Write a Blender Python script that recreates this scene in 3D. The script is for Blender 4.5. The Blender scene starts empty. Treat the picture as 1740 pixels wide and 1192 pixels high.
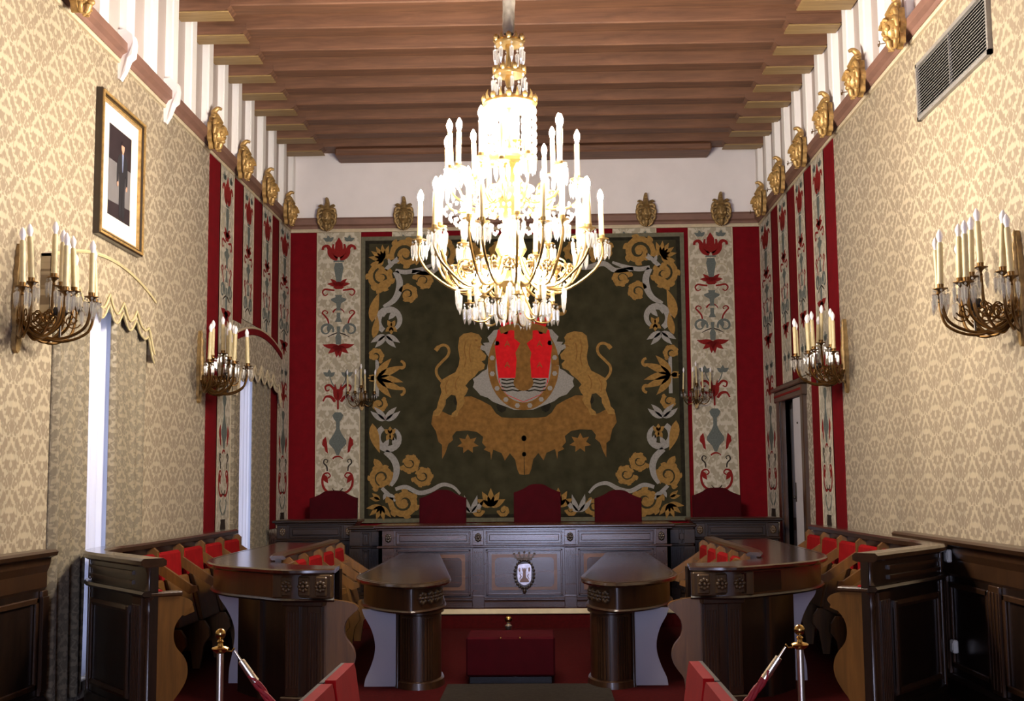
import bpy, bmesh, math, random
from mathutils import Vector, Matrix
random.seed(7)
scene = bpy.context.scene
COL = scene.collection
PI = math.pi

# ------------------------------------------------------------------ camera
FPX = 2100.0
EYE = Vector((0, 0, 1.55))
phi = math.atan(224.5 / FPX)
psi = math.atan(52.5 / FPX * math.cos(phi))
fwd = Vector((-math.sin(psi) * math.cos(phi), math.cos(psi) * math.cos(phi), math.sin(phi)))
rgt = Vector((math.cos(psi), math.sin(psi), 0))
upv = rgt.cross(fwd)
ROLL = 0.009
r2 = (rgt * math.cos(ROLL) - upv * math.sin(ROLL)).normalized()
u2 = (upv * math.cos(ROLL) + rgt * math.sin(ROLL)).normalized()
cam_d = bpy.data.cameras.new('camera')
cam_d.sensor_width = 36.0
cam_d.lens = FPX / 1740.0 * 36.0
cam = bpy.data.objects.new('camera', cam_d)
COL.objects.link(cam)
cam.matrix_world = Matrix(((r2.x, u2.x, -fwd.x, EYE.x), (r2.y, u2.y, -fwd.y, EYE.y), (r2.z, u2.z, -fwd.z, EYE.z), (0, 0, 0, 1)))
scene.camera = cam

def ray(px, py):
    return fwd * FPX + r2 * (px - 870.0) - u2 * (py - 596.0)
def at_y(px, py, Y):
    d = ray(px, py); return EYE + d * (Y / d.y)

def at_x(px, py, X):
    d = ray(px, py); return EYE + d * (X / d.x)
XA = -0.235            # the room's long axis
XL, XR, YB = -3.42, 2.95, 16.5
YN = -3.2              # wall behind the camera
ZC = 6.22

# ------------------------------------------------------------------ materials
def lin(c):
    return tuple(((v / 255.0) / 12.92 if v / 255.0 <= 0.04045 else ((v / 255.0 + 0.055) / 1.055) ** 2.4) for v in c) + (1.0,)

class NT:
    def __init__(s, name):
        s.m = bpy.data.materials.new(name); s.m.use_nodes = True
        s.t = s.m.node_tree; s.n = s.t.nodes; s.l = s.t.links
        s.b = s.n.get('Principled BSDF')
    def node(s, typ, **kw):
        n = s.n.new(typ)
        for k, v in kw.items(): setattr(n, k, v)
        return n
    def link(s, a, b): s.l.new(a, b)
    def math(s, op, a, b=None, c=None):
        n = s.node('ShaderNodeMath', operation=op)
        for i, v in enumerate((a, b, c)):
            if v is None: continue
            if isinstance(v, (int, float)): n.inputs[i].default_value = v
            else: s.link(v, n.inputs[i])
        return n.outputs[0]
    def coord(s, kind='Object'):
        return s.node('ShaderNodeTexCoord').outputs[kind]
    def noise(s, vec, scale, detail=3, rough=0.5, dist=0.0):
        n = s.node('ShaderNodeTexNoise')
        n.inputs['Scale'].default_value = scale; n.inputs['Detail'].default_value = detail
        n.inputs['Roughness'].default_value = rough; n.inputs['Distortion'].default_value = dist
        if vec is not None: s.link(vec, n.inputs['Vector'])
        return n.outputs['Fac']
    def ramp(s, fac, stops):
        n = s.node('ShaderNodeValToRGB')
        e = n.color_ramp.elements
        while len(e) < len(stops): e.new(0.5)
        for el, (p, c) in zip(e, stops): el.position = p; el.color = c
        s.link(fac, n.inputs[0]); return n.outputs[0]
    def mix(s, fac, a, b, blend='MIX'):
        n = s.node('ShaderNodeMix', data_type='RGBA', blend_type=blend)
        for idx, v in ((0, fac), (6, a), (7, b)):
            if isinstance(v, (int, float)): n.inputs[idx].default_value = v
            elif isinstance(v, tuple): n.inputs[idx].default_value = v
            else: s.link(v, n.inputs[idx])
        return n.outputs[2]
    def vec(s, x, y, z=0.0):
        n = s.node('ShaderNodeCombineXYZ')
        for i, v in enumerate((x, y, z)):
            if isinstance(v, (int, float)): n.inputs[i].default_value = v
            else: s.link(v, n.inputs[i])
        return n.outputs[0]
    def scale(s, v, sc):
        n = s.node('ShaderNodeMapping'); n.inputs['Scale'].default_value = sc
        s.link(v, n.inputs[0]); return n.outputs[0]
    def bump(s, h, strength=0.2, dist=0.01):
        n = s.node('ShaderNodeBump'); n.inputs['Strength'].default_value = strength; n.inputs['Distance'].default_value = dist
        s.link(h, n.inputs['Height']); s.link(n.outputs[0], s.b.inputs['Normal'])
    def set(s, **kw):
        for k, v in kw.items():
            i = s.b.inputs[k.replace('_', ' ')]
            if isinstance(v, (int, float, tuple)): i.default_value = v
            else: s.link(v, i)
        return s.m

M = {}
def plain(name, rgb, rough=0.6, metal=0.0, var=0.12, scale=12.0, bump=0.0, coat=0.0):
    t = NT(name); c = lin(rgb)
    if rough >= 0.75 and metal == 0: t.set(Specular_IOR_Level=0.12)
    f = t.noise(t.coord(), scale, 4)
    lo = tuple(v * (1 - var) for v in c[:3]) + (1,); hi = tuple(min(1, v * (1 + var)) for v in c[:3]) + (1,)
    t.set(Base_Color=t.ramp(f, [(0.3, lo), (0.7, hi)]), Roughness=rough, Metallic=metal, Coat_Weight=coat)
    if bump: t.bump(f, bump)
    M[name] = t.m; return t.m

def damask(name, axis, dark, light, cw, ch, r0=0.8, r1=0.45, stain=True, edge=0.04):
    t = NT(name)
    sep = t.node('ShaderNodeSeparateXYZ'); t.link(t.coord(), sep.inputs[0])
    a = sep.outputs[axis]; z = sep.outputs[2]
    u = t.math('MULTIPLY', a, 1 / cw)
    col = t.math('FLOOR', u)
    fu = t.math('ABSOLUTE', t.math('SUBTRACT', t.math('FRACT', u), 0.5))
    par = t.math('MULTIPLY', t.math('PINGPONG', col, 1.0), 0.5)
    v = t.math('FRACT', t.math('ADD', t.math('MULTIPLY', z, 1 / ch), par))
    fv = t.math('ABSOLUTE', t.math('SUBTRACT', v, 0.5))
    n1 = t.noise(t.vec(t.math('MULTIPLY', fu, 3.0), t.math('MULTIPLY', v, 3.4), 1.3), 2.0, 2.5, 0.55, 0.5)
    # ogee: a pointed oval around each centre
    og = t.math('ADD', t.math('MULTIPLY', fu, 1.1), t.math('MULTIPLY', t.math('POWER', fv, 1.6), 1.6))
    s_ = t.math('ADD', t.math('MULTIPLY', t.math('COSINE', t.math('MULTIPLY', og, 13.0)), 0.07), n1)
    mask = t.node('ShaderNodeMapRange'); mask.interpolation_type = 'SMOOTHSTEP'
    mask.inputs[1].default_value = 0.5 - edge; mask.inputs[2].default_value = 0.5 + edge
    t.link(s_, mask.inputs[0]); mk = mask.outputs[0]
    colr = t.mix(mk, lin(dark), lin(light))
    if stain:
        big = t.noise(t.coord(), 0.9, 5, 0.6)
        colr = t.mix(t.math('MULTIPLY', t.math('SUBTRACT', big, 0.35), 0.55), colr, lin((140, 123, 94)))
        st = t.noise(t.scale(t.coord(), (1.6, 1.6, 0.35)), 1.1, 4, 0.6)
        colr = t.mix(t.math('MULTIPLY', t.math('GREATER_THAN', st, 0.6), 0.16), colr, lin((92, 80, 62)))
    rr = t.node('ShaderNodeMapRange'); rr.inputs[3].default_value = r0; rr.inputs[4].default_value = r1
    t.link(mk, rr.inputs[0])
    t.set(Base_Color=colr, Roughness=rr.outputs[0], Sheen_Weight=0.15)
    t.bump(mk, 0.15, 0.003)
    M[name] = t.m; return t.m

damask('damask_side', 1, (134, 118, 95), (184, 169, 140), 0.25, 0.34, edge=0.07, r1=0.38)
damask('damask_back', 0, (190, 176, 150), (215, 205, 184), 0.20, 0.30, stain=False)
damask('brocade', 0, (160, 150, 128), (190, 181, 160), 0.29, 0.5, stain=False, edge=0.06)
damask('curtain_cloth', 1, (112, 101, 82), (142, 130, 106), 0.16, 0.26, stain=False, edge=0.06)
plain('plaster', (240, 233, 231), 0.85, var=0.03, scale=3, bump=0.05)
plain('plaster_recess_shade', (190, 178, 172), 0.85, var=0.03, scale=3)  # same plaster, greyed so the recess shade sits in the colour
plain('plaster_strip', (250, 246, 242), 0.8, var=0.02, scale=3)  # same plaster, whitened where the projecting strips catch the light
plain('cornice_brown', (126, 92, 78), 0.6, var=0.12, scale=5)
plain('cornice_pale', (196, 180, 150), 0.7, var=0.1)
plain('gilt', (182, 146, 88), 0.42, 0.4, var=0.35, scale=25, bump=0.3)
plain('gilt_old', (150, 122, 76), 0.5, 0.4, var=0.35, scale=25, bump=0.3)
plain('brass', (190, 156, 92), 0.22, 1.0, var=0.1)
plain('pale_brass', (178, 148, 94), 0.3, 0.9, var=0.15)
plain('bronze', (112, 82, 44), 0.35, 0.9, var=0.25, scale=40)
plain('steel_polished', (225, 216, 200), 0.3, 1.0, var=0.03)
plain('wax_candle', (222, 196, 138), 0.5, var=0.08, scale=20)
plain('wax_old', (196, 180, 136), 0.5, var=0.12, scale=20)
plain('bulb_off', (235, 232, 236), 0.25, var=0.02)
plain('red_velvet', (108, 9, 19), 0.85, var=0.12, scale=9)
plain('red_velvet_dark', (62, 5, 14), 0.9, var=0.14, scale=9)
plain('red_seat', (132, 14, 18), 0.8, var=0.12, scale=14)
plain('red_chair', (146, 11, 14), 0.85, var=0.1, scale=14)
plain('red_carpet', (64, 8, 9), 0.95, var=0.22, scale=30, bump=0.2)
plain('grey_carpet', (52, 47, 42), 0.95, var=0.2, scale=40, bump=0.2)
plain('cream_edge', (212, 196, 160), 0.6, var=0.06)
plain('motif_red', (126, 32, 30), 0.85, var=0.18, scale=60)
plain('motif_grey', (98, 104, 100), 0.85, var=0.18, scale=60)
plain('motif_dark', (52, 44, 40), 0.85, var=0.18, scale=60)
plain('motif_sand', (176, 166, 140), 0.85, var=0.12, scale=60)
plain('tap_field', (57, 54, 38), 0.95, var=0.3, scale=5)
plain('tap_dark', (40, 37, 29), 0.95, var=0.25, scale=20)
plain('tap_rim', (104, 100, 82), 0.9, var=0.15, scale=20)
plain('tap_gold', (148, 114, 62), 0.85, var=0.2, scale=30)
plain('tap_gold_deep', (130, 94, 48), 0.88, var=0.22, scale=18)
plain('tap_silver', (150, 146, 140), 0.85, var=0.15, scale=50)
plain('tap_red', (212, 30, 36), 0.8, var=0.1, scale=20)
plain('black_gloss', (16, 14, 16), 0.25, var=0.1)
plain('mat_white', (222, 216, 206), 0.7, var=0.02)
plain('dark_metal', (70, 66, 62), 0.4, 0.7, var=0.1)
plain('vent_grey', (150, 146, 140), 0.5, 0.4, var=0.05)
plain('vent_dark', (34, 32, 32), 0.8, var=0.05)
plain('white_plastic', (222, 218, 208), 0.5, var=0.02)
plain('white_paint', (206, 204, 212), 0.45, var=0.03)
plain('sleeve_fabric', (150, 142, 130), 0.7, var=0.35, scale=14, bump=0.6)
plain('rope_red', (140, 14, 24), 0.7, var=0.2, scale=60, bump=0.4)
plain('skin', (196, 150, 124), 0.6, var=0.05)
plain('cloth_black', (30, 28, 32), 0.7, var=0.1)
plain('cloth_blue', (130, 140, 170), 0.7, var=0.1)
plain('photo_dark', (40, 30, 34), 0.5, var=0.3, scale=6)
plain('photo_grey', (112, 108, 108), 0.5, var=0.08, scale=6)
plain('panel_reflection', (172, 168, 178), 0.32, var=0.04, scale=4, coat=0.3)  # pale colour holds a window's reflection on dark varnished wood
plain('silver_relief', (190, 186, 196), 0.25, 0.6, var=0.2, scale=40)

def wood(name, c0, c1, rough=0.35, coat=0.4, along='z', sc=1.0, bump=0.05):
    t = NT(name)
    s = {'z': (14, 14, 1.2), 'x': (1.2, 14, 14), 'y': (14, 1.2, 14)}[along]
    f = t.noise(t.scale(t.coord(), tuple(v * sc for v in s)), 1.6, 6, 0.62, 0.6)
    t.set(Base_Color=t.ramp(f, [(0.28, lin(c0)), (0.72, lin(c1))]), Roughness=rough, Coat_Weight=coat, Coat_Roughness=0.2)
    if bump >= 0.02: t.bump(f, bump, 0.004)
    M[name] = t.m; return t.m
wood('wood_dark', (22, 14, 10), (42, 27, 17), 0.32)
wood('wood_dark_x', (24, 16, 11), (46, 30, 19), 0.3, along='x')
wood('wood_dais', (42, 28, 25), (66, 45, 38), 0.24, 1.0, along='x', bump=0.004)
wood('wood_top', (40, 25, 17), (62, 41, 27), 0.16, 0.8, along='y', bump=0.008)
wood('wood_light', (84, 56, 24), (122, 82, 36), 0.38, 0.2)
wood('wood_mid', (44, 28, 17), (70, 45, 26), 0.32)
wood('wood_carved', (52, 37, 22), (84, 62, 36), 0.4, 0.2)
wood('wood_inlay', (84, 56, 38), (110, 76, 52), 0.35, 0.4, along='x')
wood('beam_wood', (94, 64, 47), (134, 93, 68), 0.6, 0.0, along='x', sc=0.8)
wood('bracket_wood', (132, 104, 64), (172, 142, 92), 0.55, 0.0, along='x')
wood('plank_wood', (84, 56, 42), (118, 80, 58), 0.65, 0.0, along='x', sc=0.8)

def emit(name, rgb, strength):
    t = NT(name); t.set(Base_Color=(1, 1, 1, 1), Emission_Color=lin(rgb), Emission_Strength=strength, Roughness=0.3)
    M[name] = t.m
emit('bulb_lit', (255, 244, 230), 900.0)
emit('sky_pane', (208, 216, 255), 19.0)

def crystal():
    t = NT('crystal')
    tr = t.node('ShaderNodeBsdfTransparent'); gl = t.node('ShaderNodeBsdfGlossy'); gl.inputs['Roughness'].default_value = 0.12
    df = t.node('ShaderNodeBsdfTranslucent'); df.inputs[0].default_value = (0.7, 0.69, 0.66, 1)
    d2 = t.node('ShaderNodeBsdfDiffuse'); d2.inputs[0].default_value = (0.6, 0.59, 0.57, 1)
    m0 = t.node('ShaderNodeMixShader'); m0.inputs[0].default_value = 0.5; t.link(df.outputs[0], m0.inputs[1]); t.link(d2.outputs[0], m0.inputs[2])
    m1 = t.node('ShaderNodeMixShader'); m1.inputs[0].default_value = 0.45; t.link(gl.outputs[0], m1.inputs[1]); t.link(m0.outputs[0], m1.inputs[2])
    m2 = t.node('ShaderNodeMixShader'); m2.inputs[0].default_value = 0.5; t.link(tr.outputs[0], m2.inputs[1]); t.link(m1.outputs[0], m2.inputs[2])
    t.link(m2.outputs[0], t.n['Material Output'].inputs[0]); M['crystal'] = t.m
crystal()
def sheer():
    t = NT('sheer_cloth')
    tl = t.node('ShaderNodeBsdfTranslucent'); tl.inputs[0].default_value = (0.86, 0.86, 0.9, 1)
    df = t.node('ShaderNodeBsdfDiffuse'); df.inputs[0].default_value = (0.84, 0.83, 0.86, 1)
    m = t.node('ShaderNodeMixShader'); m.inputs[0].default_value = 0.45; t.link(tl.outputs[0], m.inputs[1]); t.link(df.outputs[0], m.inputs[2])
    t.link(m.outputs[0], t.n['Material Output'].inputs[0]); M['sheer_cloth'] = t.m
sheer()
def glass():
    t = NT('pane_glass')
    tr = t.node('ShaderNodeBsdfTransparent'); gl = t.node('ShaderNodeBsdfGlossy'); gl.inputs['Roughness'].default_value = 0.03
    m = t.node('ShaderNodeMixShader'); m.inputs[0].default_value = 0.08; t.link(tr.outputs[0], m.inputs[1]); t.link(gl.outputs[0], m.inputs[2])
    t.link(m.outputs[0], t.n['Material Output'].inputs[0]); M['pane_glass'] = t.m
glass()

# ------------------------------------------------------------------ mesh builder
class MB:
    def __init__(s): s.v = []; s.f = []
    def add(s, vs, fs):
        b = len(s.v); s.v += [tuple(p) for p in vs]; s.f += [tuple(b + i for i in f) for f in fs]; return s
    def box(s, x0, x1, y0, y1, z0, z1, bev=0.0):
        x0, x1 = min(x0, x1), max(x0, x1); y0, y1 = min(y0, y1), max(y0, y1); z0, z1 = min(z0, z1), max(z0, z1)
        if bev <= 0:
            return s.add([(x0, y0, z0), (x1, y0, z0), (x1, y1, z0), (x0, y1, z0), (x0, y0, z1), (x1, y0, z1), (x1, y1, z1), (x0, y1, z1)],
                         [(0, 3, 2, 1), (4, 5, 6, 7), (0, 1, 5, 4), (1, 2, 6, 5), (2, 3, 7, 6), (3, 0, 4, 7)])
        b = min(bev, (x1 - x0) / 3, (y1 - y0) / 3, (z1 - z0) / 3)
        vs, idx = [], {}
        for i, X in ((0, (x0, x1)), ):
            pass
        for sx in (0, 1):
            for sy in (0, 1):
                for sz in (0, 1):
                    cx, cy, cz = (x0, x1)[sx], (y0, y1)[sy], (z0, z1)[sz]
                    dx, dy, dz = (b, -b)[sx], (b, -b)[sy], (b, -b)[sz]
                    idx[sx, sy, sz] = len(vs)
                    vs += [(cx, cy + dy, cz + dz), (cx + dx, cy, cz + dz), (cx + dx, cy + dy, cz)]
        g = lambda a, c, d, k: idx[a, c, d] + k
        fs = []
        for q in (0, 1):
            fs.append((g(q, 0, 0, 0), g(q, 1, 0, 0), g(q, 1, 1, 0), g(q, 0, 1, 0)))
            fs.append((g(0, q, 0, 1), g(1, q, 0, 1), g(1, q, 1, 1), g(0, q, 1, 1)))
            fs.append((g(0, 0, q, 2), g(1, 0, q, 2), g(1, 1, q, 2), g(0, 1, q, 2)))
        for a in (0, 1):
            for c in (0, 1):
                fs.append((g(a, c, 0, 0), g(a, c, 1, 0), g(a, c, 1, 1), g(a, c, 0, 1)))
                fs.append((g(a, 0, c, 0), g(a, 1, c, 0), g(a, 1, c, 2), g(a, 0, c, 2)))
                fs.append((g(0, a, c, 1), g(1, a, c, 1), g(1, a, c, 2), g(0, a, c, 2)))
        for k in idx.values(): fs.append((k, k + 1, k + 2))
        return s.add(vs, fs)
    def prism(s, pts, P, h0, h1):
        """outline pts (2D) mapped by P(a, b, h) -> 3D, extruded from h0 to h1"""
        n = len(pts)
        vs = [P(a, b, h0) for a, b in pts] + [P(a, b, h1) for a, b in pts]
        fs = [tuple(range(n)), tuple(range(2 * n - 1, n - 1, -1))]
        fs += [(i, (i + 1) % n, n + (i + 1) % n, n + i) for i in range(n)]
        return s.add(vs, fs)
    def ribbon(s, pts, w, P, h0, h1):
        """flat stroke along 2D pts with widths w (number or list), extruded"""
        n = len(pts)
        if n < 2: return s
        ws = [w] * n if isinstance(w, (int, float)) else list(w)
        L, R = [], []
        for i, (x, y) in enumerate(pts):
            a = pts[max(0, i - 1)]; c = pts[min(n - 1, i + 1)]
            dx, dy = c[0] - a[0], c[1] - a[1]; l = math.hypot(dx, dy) or 1
            nx, ny = -dy / l, dx / l
            L.append((x + nx * ws[i] / 2, y + ny * ws[i] / 2)); R.append((x - nx * ws[i] / 2, y - ny * ws[i] / 2))
        vs = []
        for (a, c) in zip(L, R): vs += [P(a[0], a[1], h0), P(c[0], c[1], h0), P(a[0], a[1], h1), P(c[0], c[1], h1)]
        fs = []
        for i in range(n - 1):
            k = 4 * i
            fs += [(k, k + 1, k + 5, k + 4), (k + 2, k + 6, k + 7, k + 3), (k, k + 4, k + 6, k + 2), (k + 1, k + 3, k + 7, k + 5)]
        fs += [(0, 2, 3, 1), (4 * n - 4, 4 * n - 3, 4 * n - 1, 4 * n - 2)]
        return s.add(vs, fs)
    def tube(s, pts, r, n=8):
        m = len(pts); pts = [Vector(p) for p in pts]
        rs = [r] * m if isinstance(r, (int, float)) else list(r)
        up = None; vs = []
        for i, p in enumerate(pts):
            t = (pts[min(m - 1, i + 1)] - pts[max(0, i - 1)])
            t = t.normalized() if t.length > 1e-9 else Vector((0, 0, 1))
            if up is None:
                up = Vector((0, 0, 1)) if abs(t.z) < 0.9 else Vector((1, 0, 0))
            a = t.cross(up)
            a = a.normalized() if a.length > 1e-6 else t.orthogonal().normalized()
            up = a.cross(t).normalized()
            for k in range(n):
                q = 2 * PI * k / n
                vs.append(p + a * (math.cos(q) * rs[i]) + up * (math.sin(q) * rs[i]))
        fs = []
        for i in range(m - 1):
            for k in range(n):
                fs.append((i * n + k, i * n + (k + 1) % n, (i + 1) * n + (k + 1) % n, (i + 1) * n + k))
        fs += [tuple(range(n - 1, -1, -1)), tuple((m - 1) * n + k for k in range(n))]
        return s.add(vs, fs)
    def lathe(s, prof, c=(0, 0, 0), n=16, wob=None):
        vs, fs = [], []
        for i, (r, z) in enumerate(prof):
            for k in range(n):
                q = 2 * PI * k / n
                rr = max(r, 0.0004) * (wob(q, z) if wob else 1)
                vs.append((c[0] + rr * math.cos(q), c[1] + rr * math.sin(q), c[2] + z))
        for i in range(len(prof) - 1):
            for k in range(n):
                fs.append((i * n + k, i * n + (k + 1) % n, (i + 1) * n + (k + 1) % n, (i + 1) * n + k))
        m = len(prof)
        fs += [tuple(range(n - 1, -1, -1)), tuple((m - 1) * n + k for k in range(n))]
        return s.add(vs, fs)
    def ball(s, c, rx, ry=None, rz=None, n=10, m=7):
        ry = rx if ry is None else ry; rz = rx if rz is None else rz
        vs = [(c[0], c[1], c[2] - rz)]
        for i in range(1, m):
            t = PI * i / m
            for k in range(n):
                q = 2 * PI * k / n
                vs.append((c[0] + rx * math.sin(t) * math.cos(q), c[1] + ry * math.sin(t) * math.sin(q), c[2] - rz * math.cos(t)))
        vs.append((c[0], c[1], c[2] + rz)); fs = []
        for k in range(n): fs.append((0, 1 + (k + 1) % n, 1 + k))
        for i in range(m - 2):
            for k in range(n):
                a = 1 + i * n
                fs.append((a + k, a + (k + 1) % n, a + n + (k + 1) % n, a + n + k))
        a = 1 + (m - 2) * n
        for k in range(n): fs.append((a + k, a + (k + 1) % n, len(vs) - 1))
        return s.add(vs, fs)
    def sweep(s, path, prof, P):
        """profile [(n, z)] swept along plan path [(u, y)]; n > 0 is the outer side; P(u, y, z) -> 3D"""
        m, k = len(path), len(prof); vs = []
        for i, (u, y) in enumerate(path):
            a = path[max(0, i - 1)]; c = path[min(m - 1, i + 1)]
            tu, ty = c[0] - a[0], c[1] - a[1]; l = math.hypot(tu, ty) or 1
            nu, ny = -ty / l, tu / l
            for (o, z) in prof: vs.append(P(u + nu * o, y + ny * o, z))
        fs = []
        for i in range(m - 1):
            for j in range(k):
                fs.append((i * k + j, i * k + (j + 1) % k, (i + 1) * k + (j + 1) % k, (i + 1) * k + j))
        fs += [tuple(range(k)), tuple((m - 1) * k + j for j in range(k - 1, -1, -1))]
        return s.add(vs, fs)
    def mesh(s, name, mat, smooth=35):
        me = bpy.data.meshes.new(name); me.from_pydata(s.v, [], s.f)
        bm = bmesh.new(); bm.from_mesh(me); bmesh.ops.recalc_face_normals(bm, faces=bm.faces); bm.to_mesh(me); bm.free()
        if smooth:
            me.shade_smooth(); me.set_sharp_from_angle(angle=math.radians(smooth))
        me.materials.append(M[mat] if isinstance(mat, str) else mat); me.update()
        return me
    def build(s, name, mat, parent=None, smooth=35):
        if not s.v: return None
        return link(name, s.mesh(name, mat, smooth), parent)

def link(name, me, parent=None):
    o = bpy.data.objects.new(name, me); COL.objects.link(o)
    if parent is not None: o.parent = parent
    return o
def tag(o, label, cat, group=None, kind='thing'):
    o['label'] = label; o['category'] = cat; o['kind'] = kind
    if group: o['group'] = group
    return o
def thing(name, label, cat, loc=(0, 0, 0), rz=0.0, group=None):
    o = bpy.data.objects.new(name, None); COL.objects.link(o)
    o.location = loc; o.rotation_euler = (0, 0, rz); o.empty_display_size = 0.1
    return tag(o, label, cat, group)
def struct(o, label=None):
    o['kind'] = 'structure'
    if label: o['label'] = label; o['category'] = 'room'
    return o
def children_of(o): return list(o.children)
def copy_tree(o, parent=None):
    c = o.copy(); COL.objects.link(c)
    if parent is not None: c.parent = parent
    for ch in list(o.children): copy_tree(ch, c)
    return c
def world(a, b, c): return (a, b, c)
def cat_rom(pts, n=8):
    out = []; m = len(pts)
    for i in range(m - 1):
        p0, p1, p2, p3 = pts[max(0, i - 1)], pts[i], pts[i + 1], pts[min(m - 1, i + 2)]
        for k in range(n):
            t = k / n
            out.append(tuple(0.5 * (2 * b + (c - a) * t + (2 * a - 5 * b + 4 * c - d) * t * t + (-a + 3 * b - 3 * c + d) * t ** 3)
                             for a, b, c, d in zip(p0, p1, p2, p3)))
    out.append(tuple(pts[-1])); return out
def arc(cx, cy, r, a0, a1, n=10, r1=None):
    r1 = r if r1 is None else r1
    return [(cx + (r + (r1 - r) * i / n) * math.cos(math.radians(a0 + (a1 - a0) * i / n)),
             cy + (r + (r1 - r) * i / n) * math.sin(math.radians(a0 + (a1 - a0) * i / n))) for i in range(n + 1)]
ORD = ['first', 'second', 'third', 'fourth', 'fifth', 'sixth', 'seventh', 'eighth', 'ninth', 'tenth', 'eleventh', 'twelfth', 'thirteenth']
# ------------------------------------------------------------------ room shell
def wall_with_openings(name, x0, x1, y0, y1, z1, openings, mat):
    m = MB(); ys = sorted(openings); cur = y0
    for (a, b, za, zb) in ys:
        m.box(x0, x1, cur, a, 0, z1)
        if za > 0: m.box(x0, x1, a, b, 0, za)
        m.box(x0, x1, a, b, zb, z1); cur = b
    m.box(x0, x1, cur, y1, 0, z1)
    return m
WIN = [(8.92, 10.0, 0.12, 2.95), (13.6, 14.85, 0.12, 2.95)]
DOOR = (14.04, 15.14, 0.0, 2.5)
struct(wall_with_openings('wl', XL - 0.3, XL, YN, YB + 0.3, 5.1, WIN, None).build('wall_left', 'damask_side', smooth=0), 'cream damask covered left wall')
struct(wall_with_openings('wr', XR, XR + 0.3, YN, YB + 0.3, 5.1, [DOOR], None).build('wall_right', 'damask_side', smooth=0), 'cream damask covered right wall')
struct(MB().box(XL, XR, YB, YB + 0.3, 0, 5.1).build('wall_back', 'red_velvet', smooth=0), 'far wall behind the tapestry')
m = MB()
m.box(XL - 0.3, XA - 0.9, YN - 0.3, YN, 0, 5.1); m.box(XA + 0.9, XR + 0.3, YN - 0.3, YN, 0, 5.1); m.box(XA - 0.9, XA + 0.9, YN - 0.3, YN, 3.3, 5.1)
struct(m.build('wall_rear', 'damask_back', smooth=0), 'wall behind the viewer')
struct(MB().box(XL - 0.3, XR + 0.3, YN - 0.3, YB + 0.3, -0.1, 0).build('floor', 'red_carpet', smooth=0), 'dark red carpeted floor')
struct(MB().box(XL - 0.3, XR + 0.3, YN - 0.3, YB + 0.3, ZC, ZC + 0.1).build('ceiling', 'plank_wood', smooth=0), 'brown plank ceiling between the beams')

# white frieze above the cornice: plaster back with projecting strips
MASK_L = [15.75 - 1.215 * k for k in range(7)]
MASK_R = [15.59 - 1.22 * k for k in range(6)]
def frieze(name, xw, sgn, y_first, n):
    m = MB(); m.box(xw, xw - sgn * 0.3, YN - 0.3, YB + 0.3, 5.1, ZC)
    b = m.build(name, 'plaster_recess_shade', smooth=0); s_ = MB()
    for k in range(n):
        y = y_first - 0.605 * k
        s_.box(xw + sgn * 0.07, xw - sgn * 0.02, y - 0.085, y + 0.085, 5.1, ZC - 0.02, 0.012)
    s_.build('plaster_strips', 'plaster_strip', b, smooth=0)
    return struct(b)
frieze('trim_1', XL, 1, MASK_L[0] + 0.655, 16)['label'] = 'white ribbed plaster frieze above the left wall'
frieze('trim_2', XR, -1, MASK_R[0] + 0.605, 16)['label'] = 'white ribbed plaster frieze above the right wall'
struct(MB().box(XL, XR, YB - 0.02, YB + 0.3, 5.1, ZC).build('trim_3', 'plaster', smooth=0))['label'] = 'white plaster band above the far wall'
struct(MB().box(XL - 0.3, XR + 0.3, YN - 0.3, YN, 5.1, ZC).build('trim_9', 'plaster', smooth=0))

# cornices
CP = [(0, 5.0), (0.03, 5.0), (0.045, 5.03), (0.085, 5.05), (0.085, 5.12), (0.06, 5.15), (0, 5.15)]
def side_cornice(name, xw, sgn):
    m = MB()
    m.prism([(o, z) for o, z in CP], lambda a, b, h: (xw + sgn * a, h, b), YN, YB)
    o = struct(m.build(name, 'cornice_brown', smooth=0))
    m = MB(); m.prism([(0, 4.965), (0.022, 4.965), (0.03, 4.985), (0.022, 5.0), (0, 5.0)], lambda a, b, h: (xw + sgn * a, h, b), YN, YB - 0.03)
    m.build('moulding', 'cornice_pale', o, smooth=0)
    return o
side_cornice('trim_4', XL, 1)['label'] = 'brown picture rail moulding along the left wall'
side_cornice('trim_5', XR, -1)['label'] = 'brown picture rail moulding along the right wall'
m = MB(); m.prism(CP, lambda a, b, h: (h, YB - 0.02 - a, b), XL, XR)
o = struct(m.build('trim_6', 'cornice_brown', smooth=0)); o['label'] = 'brown picture rail moulding on the far wall'
m = MB(); m.prism([(0, 4.955), (0.025, 4.955), (0.032, 4.98), (0.025, 5.0), (0, 5.0)], lambda a, b, h: (h, YB - 0.02 - a, b), XL + 0.02, XR - 0.02)
m.build('moulding', 'cornice_pale', o, smooth=0)

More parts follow.
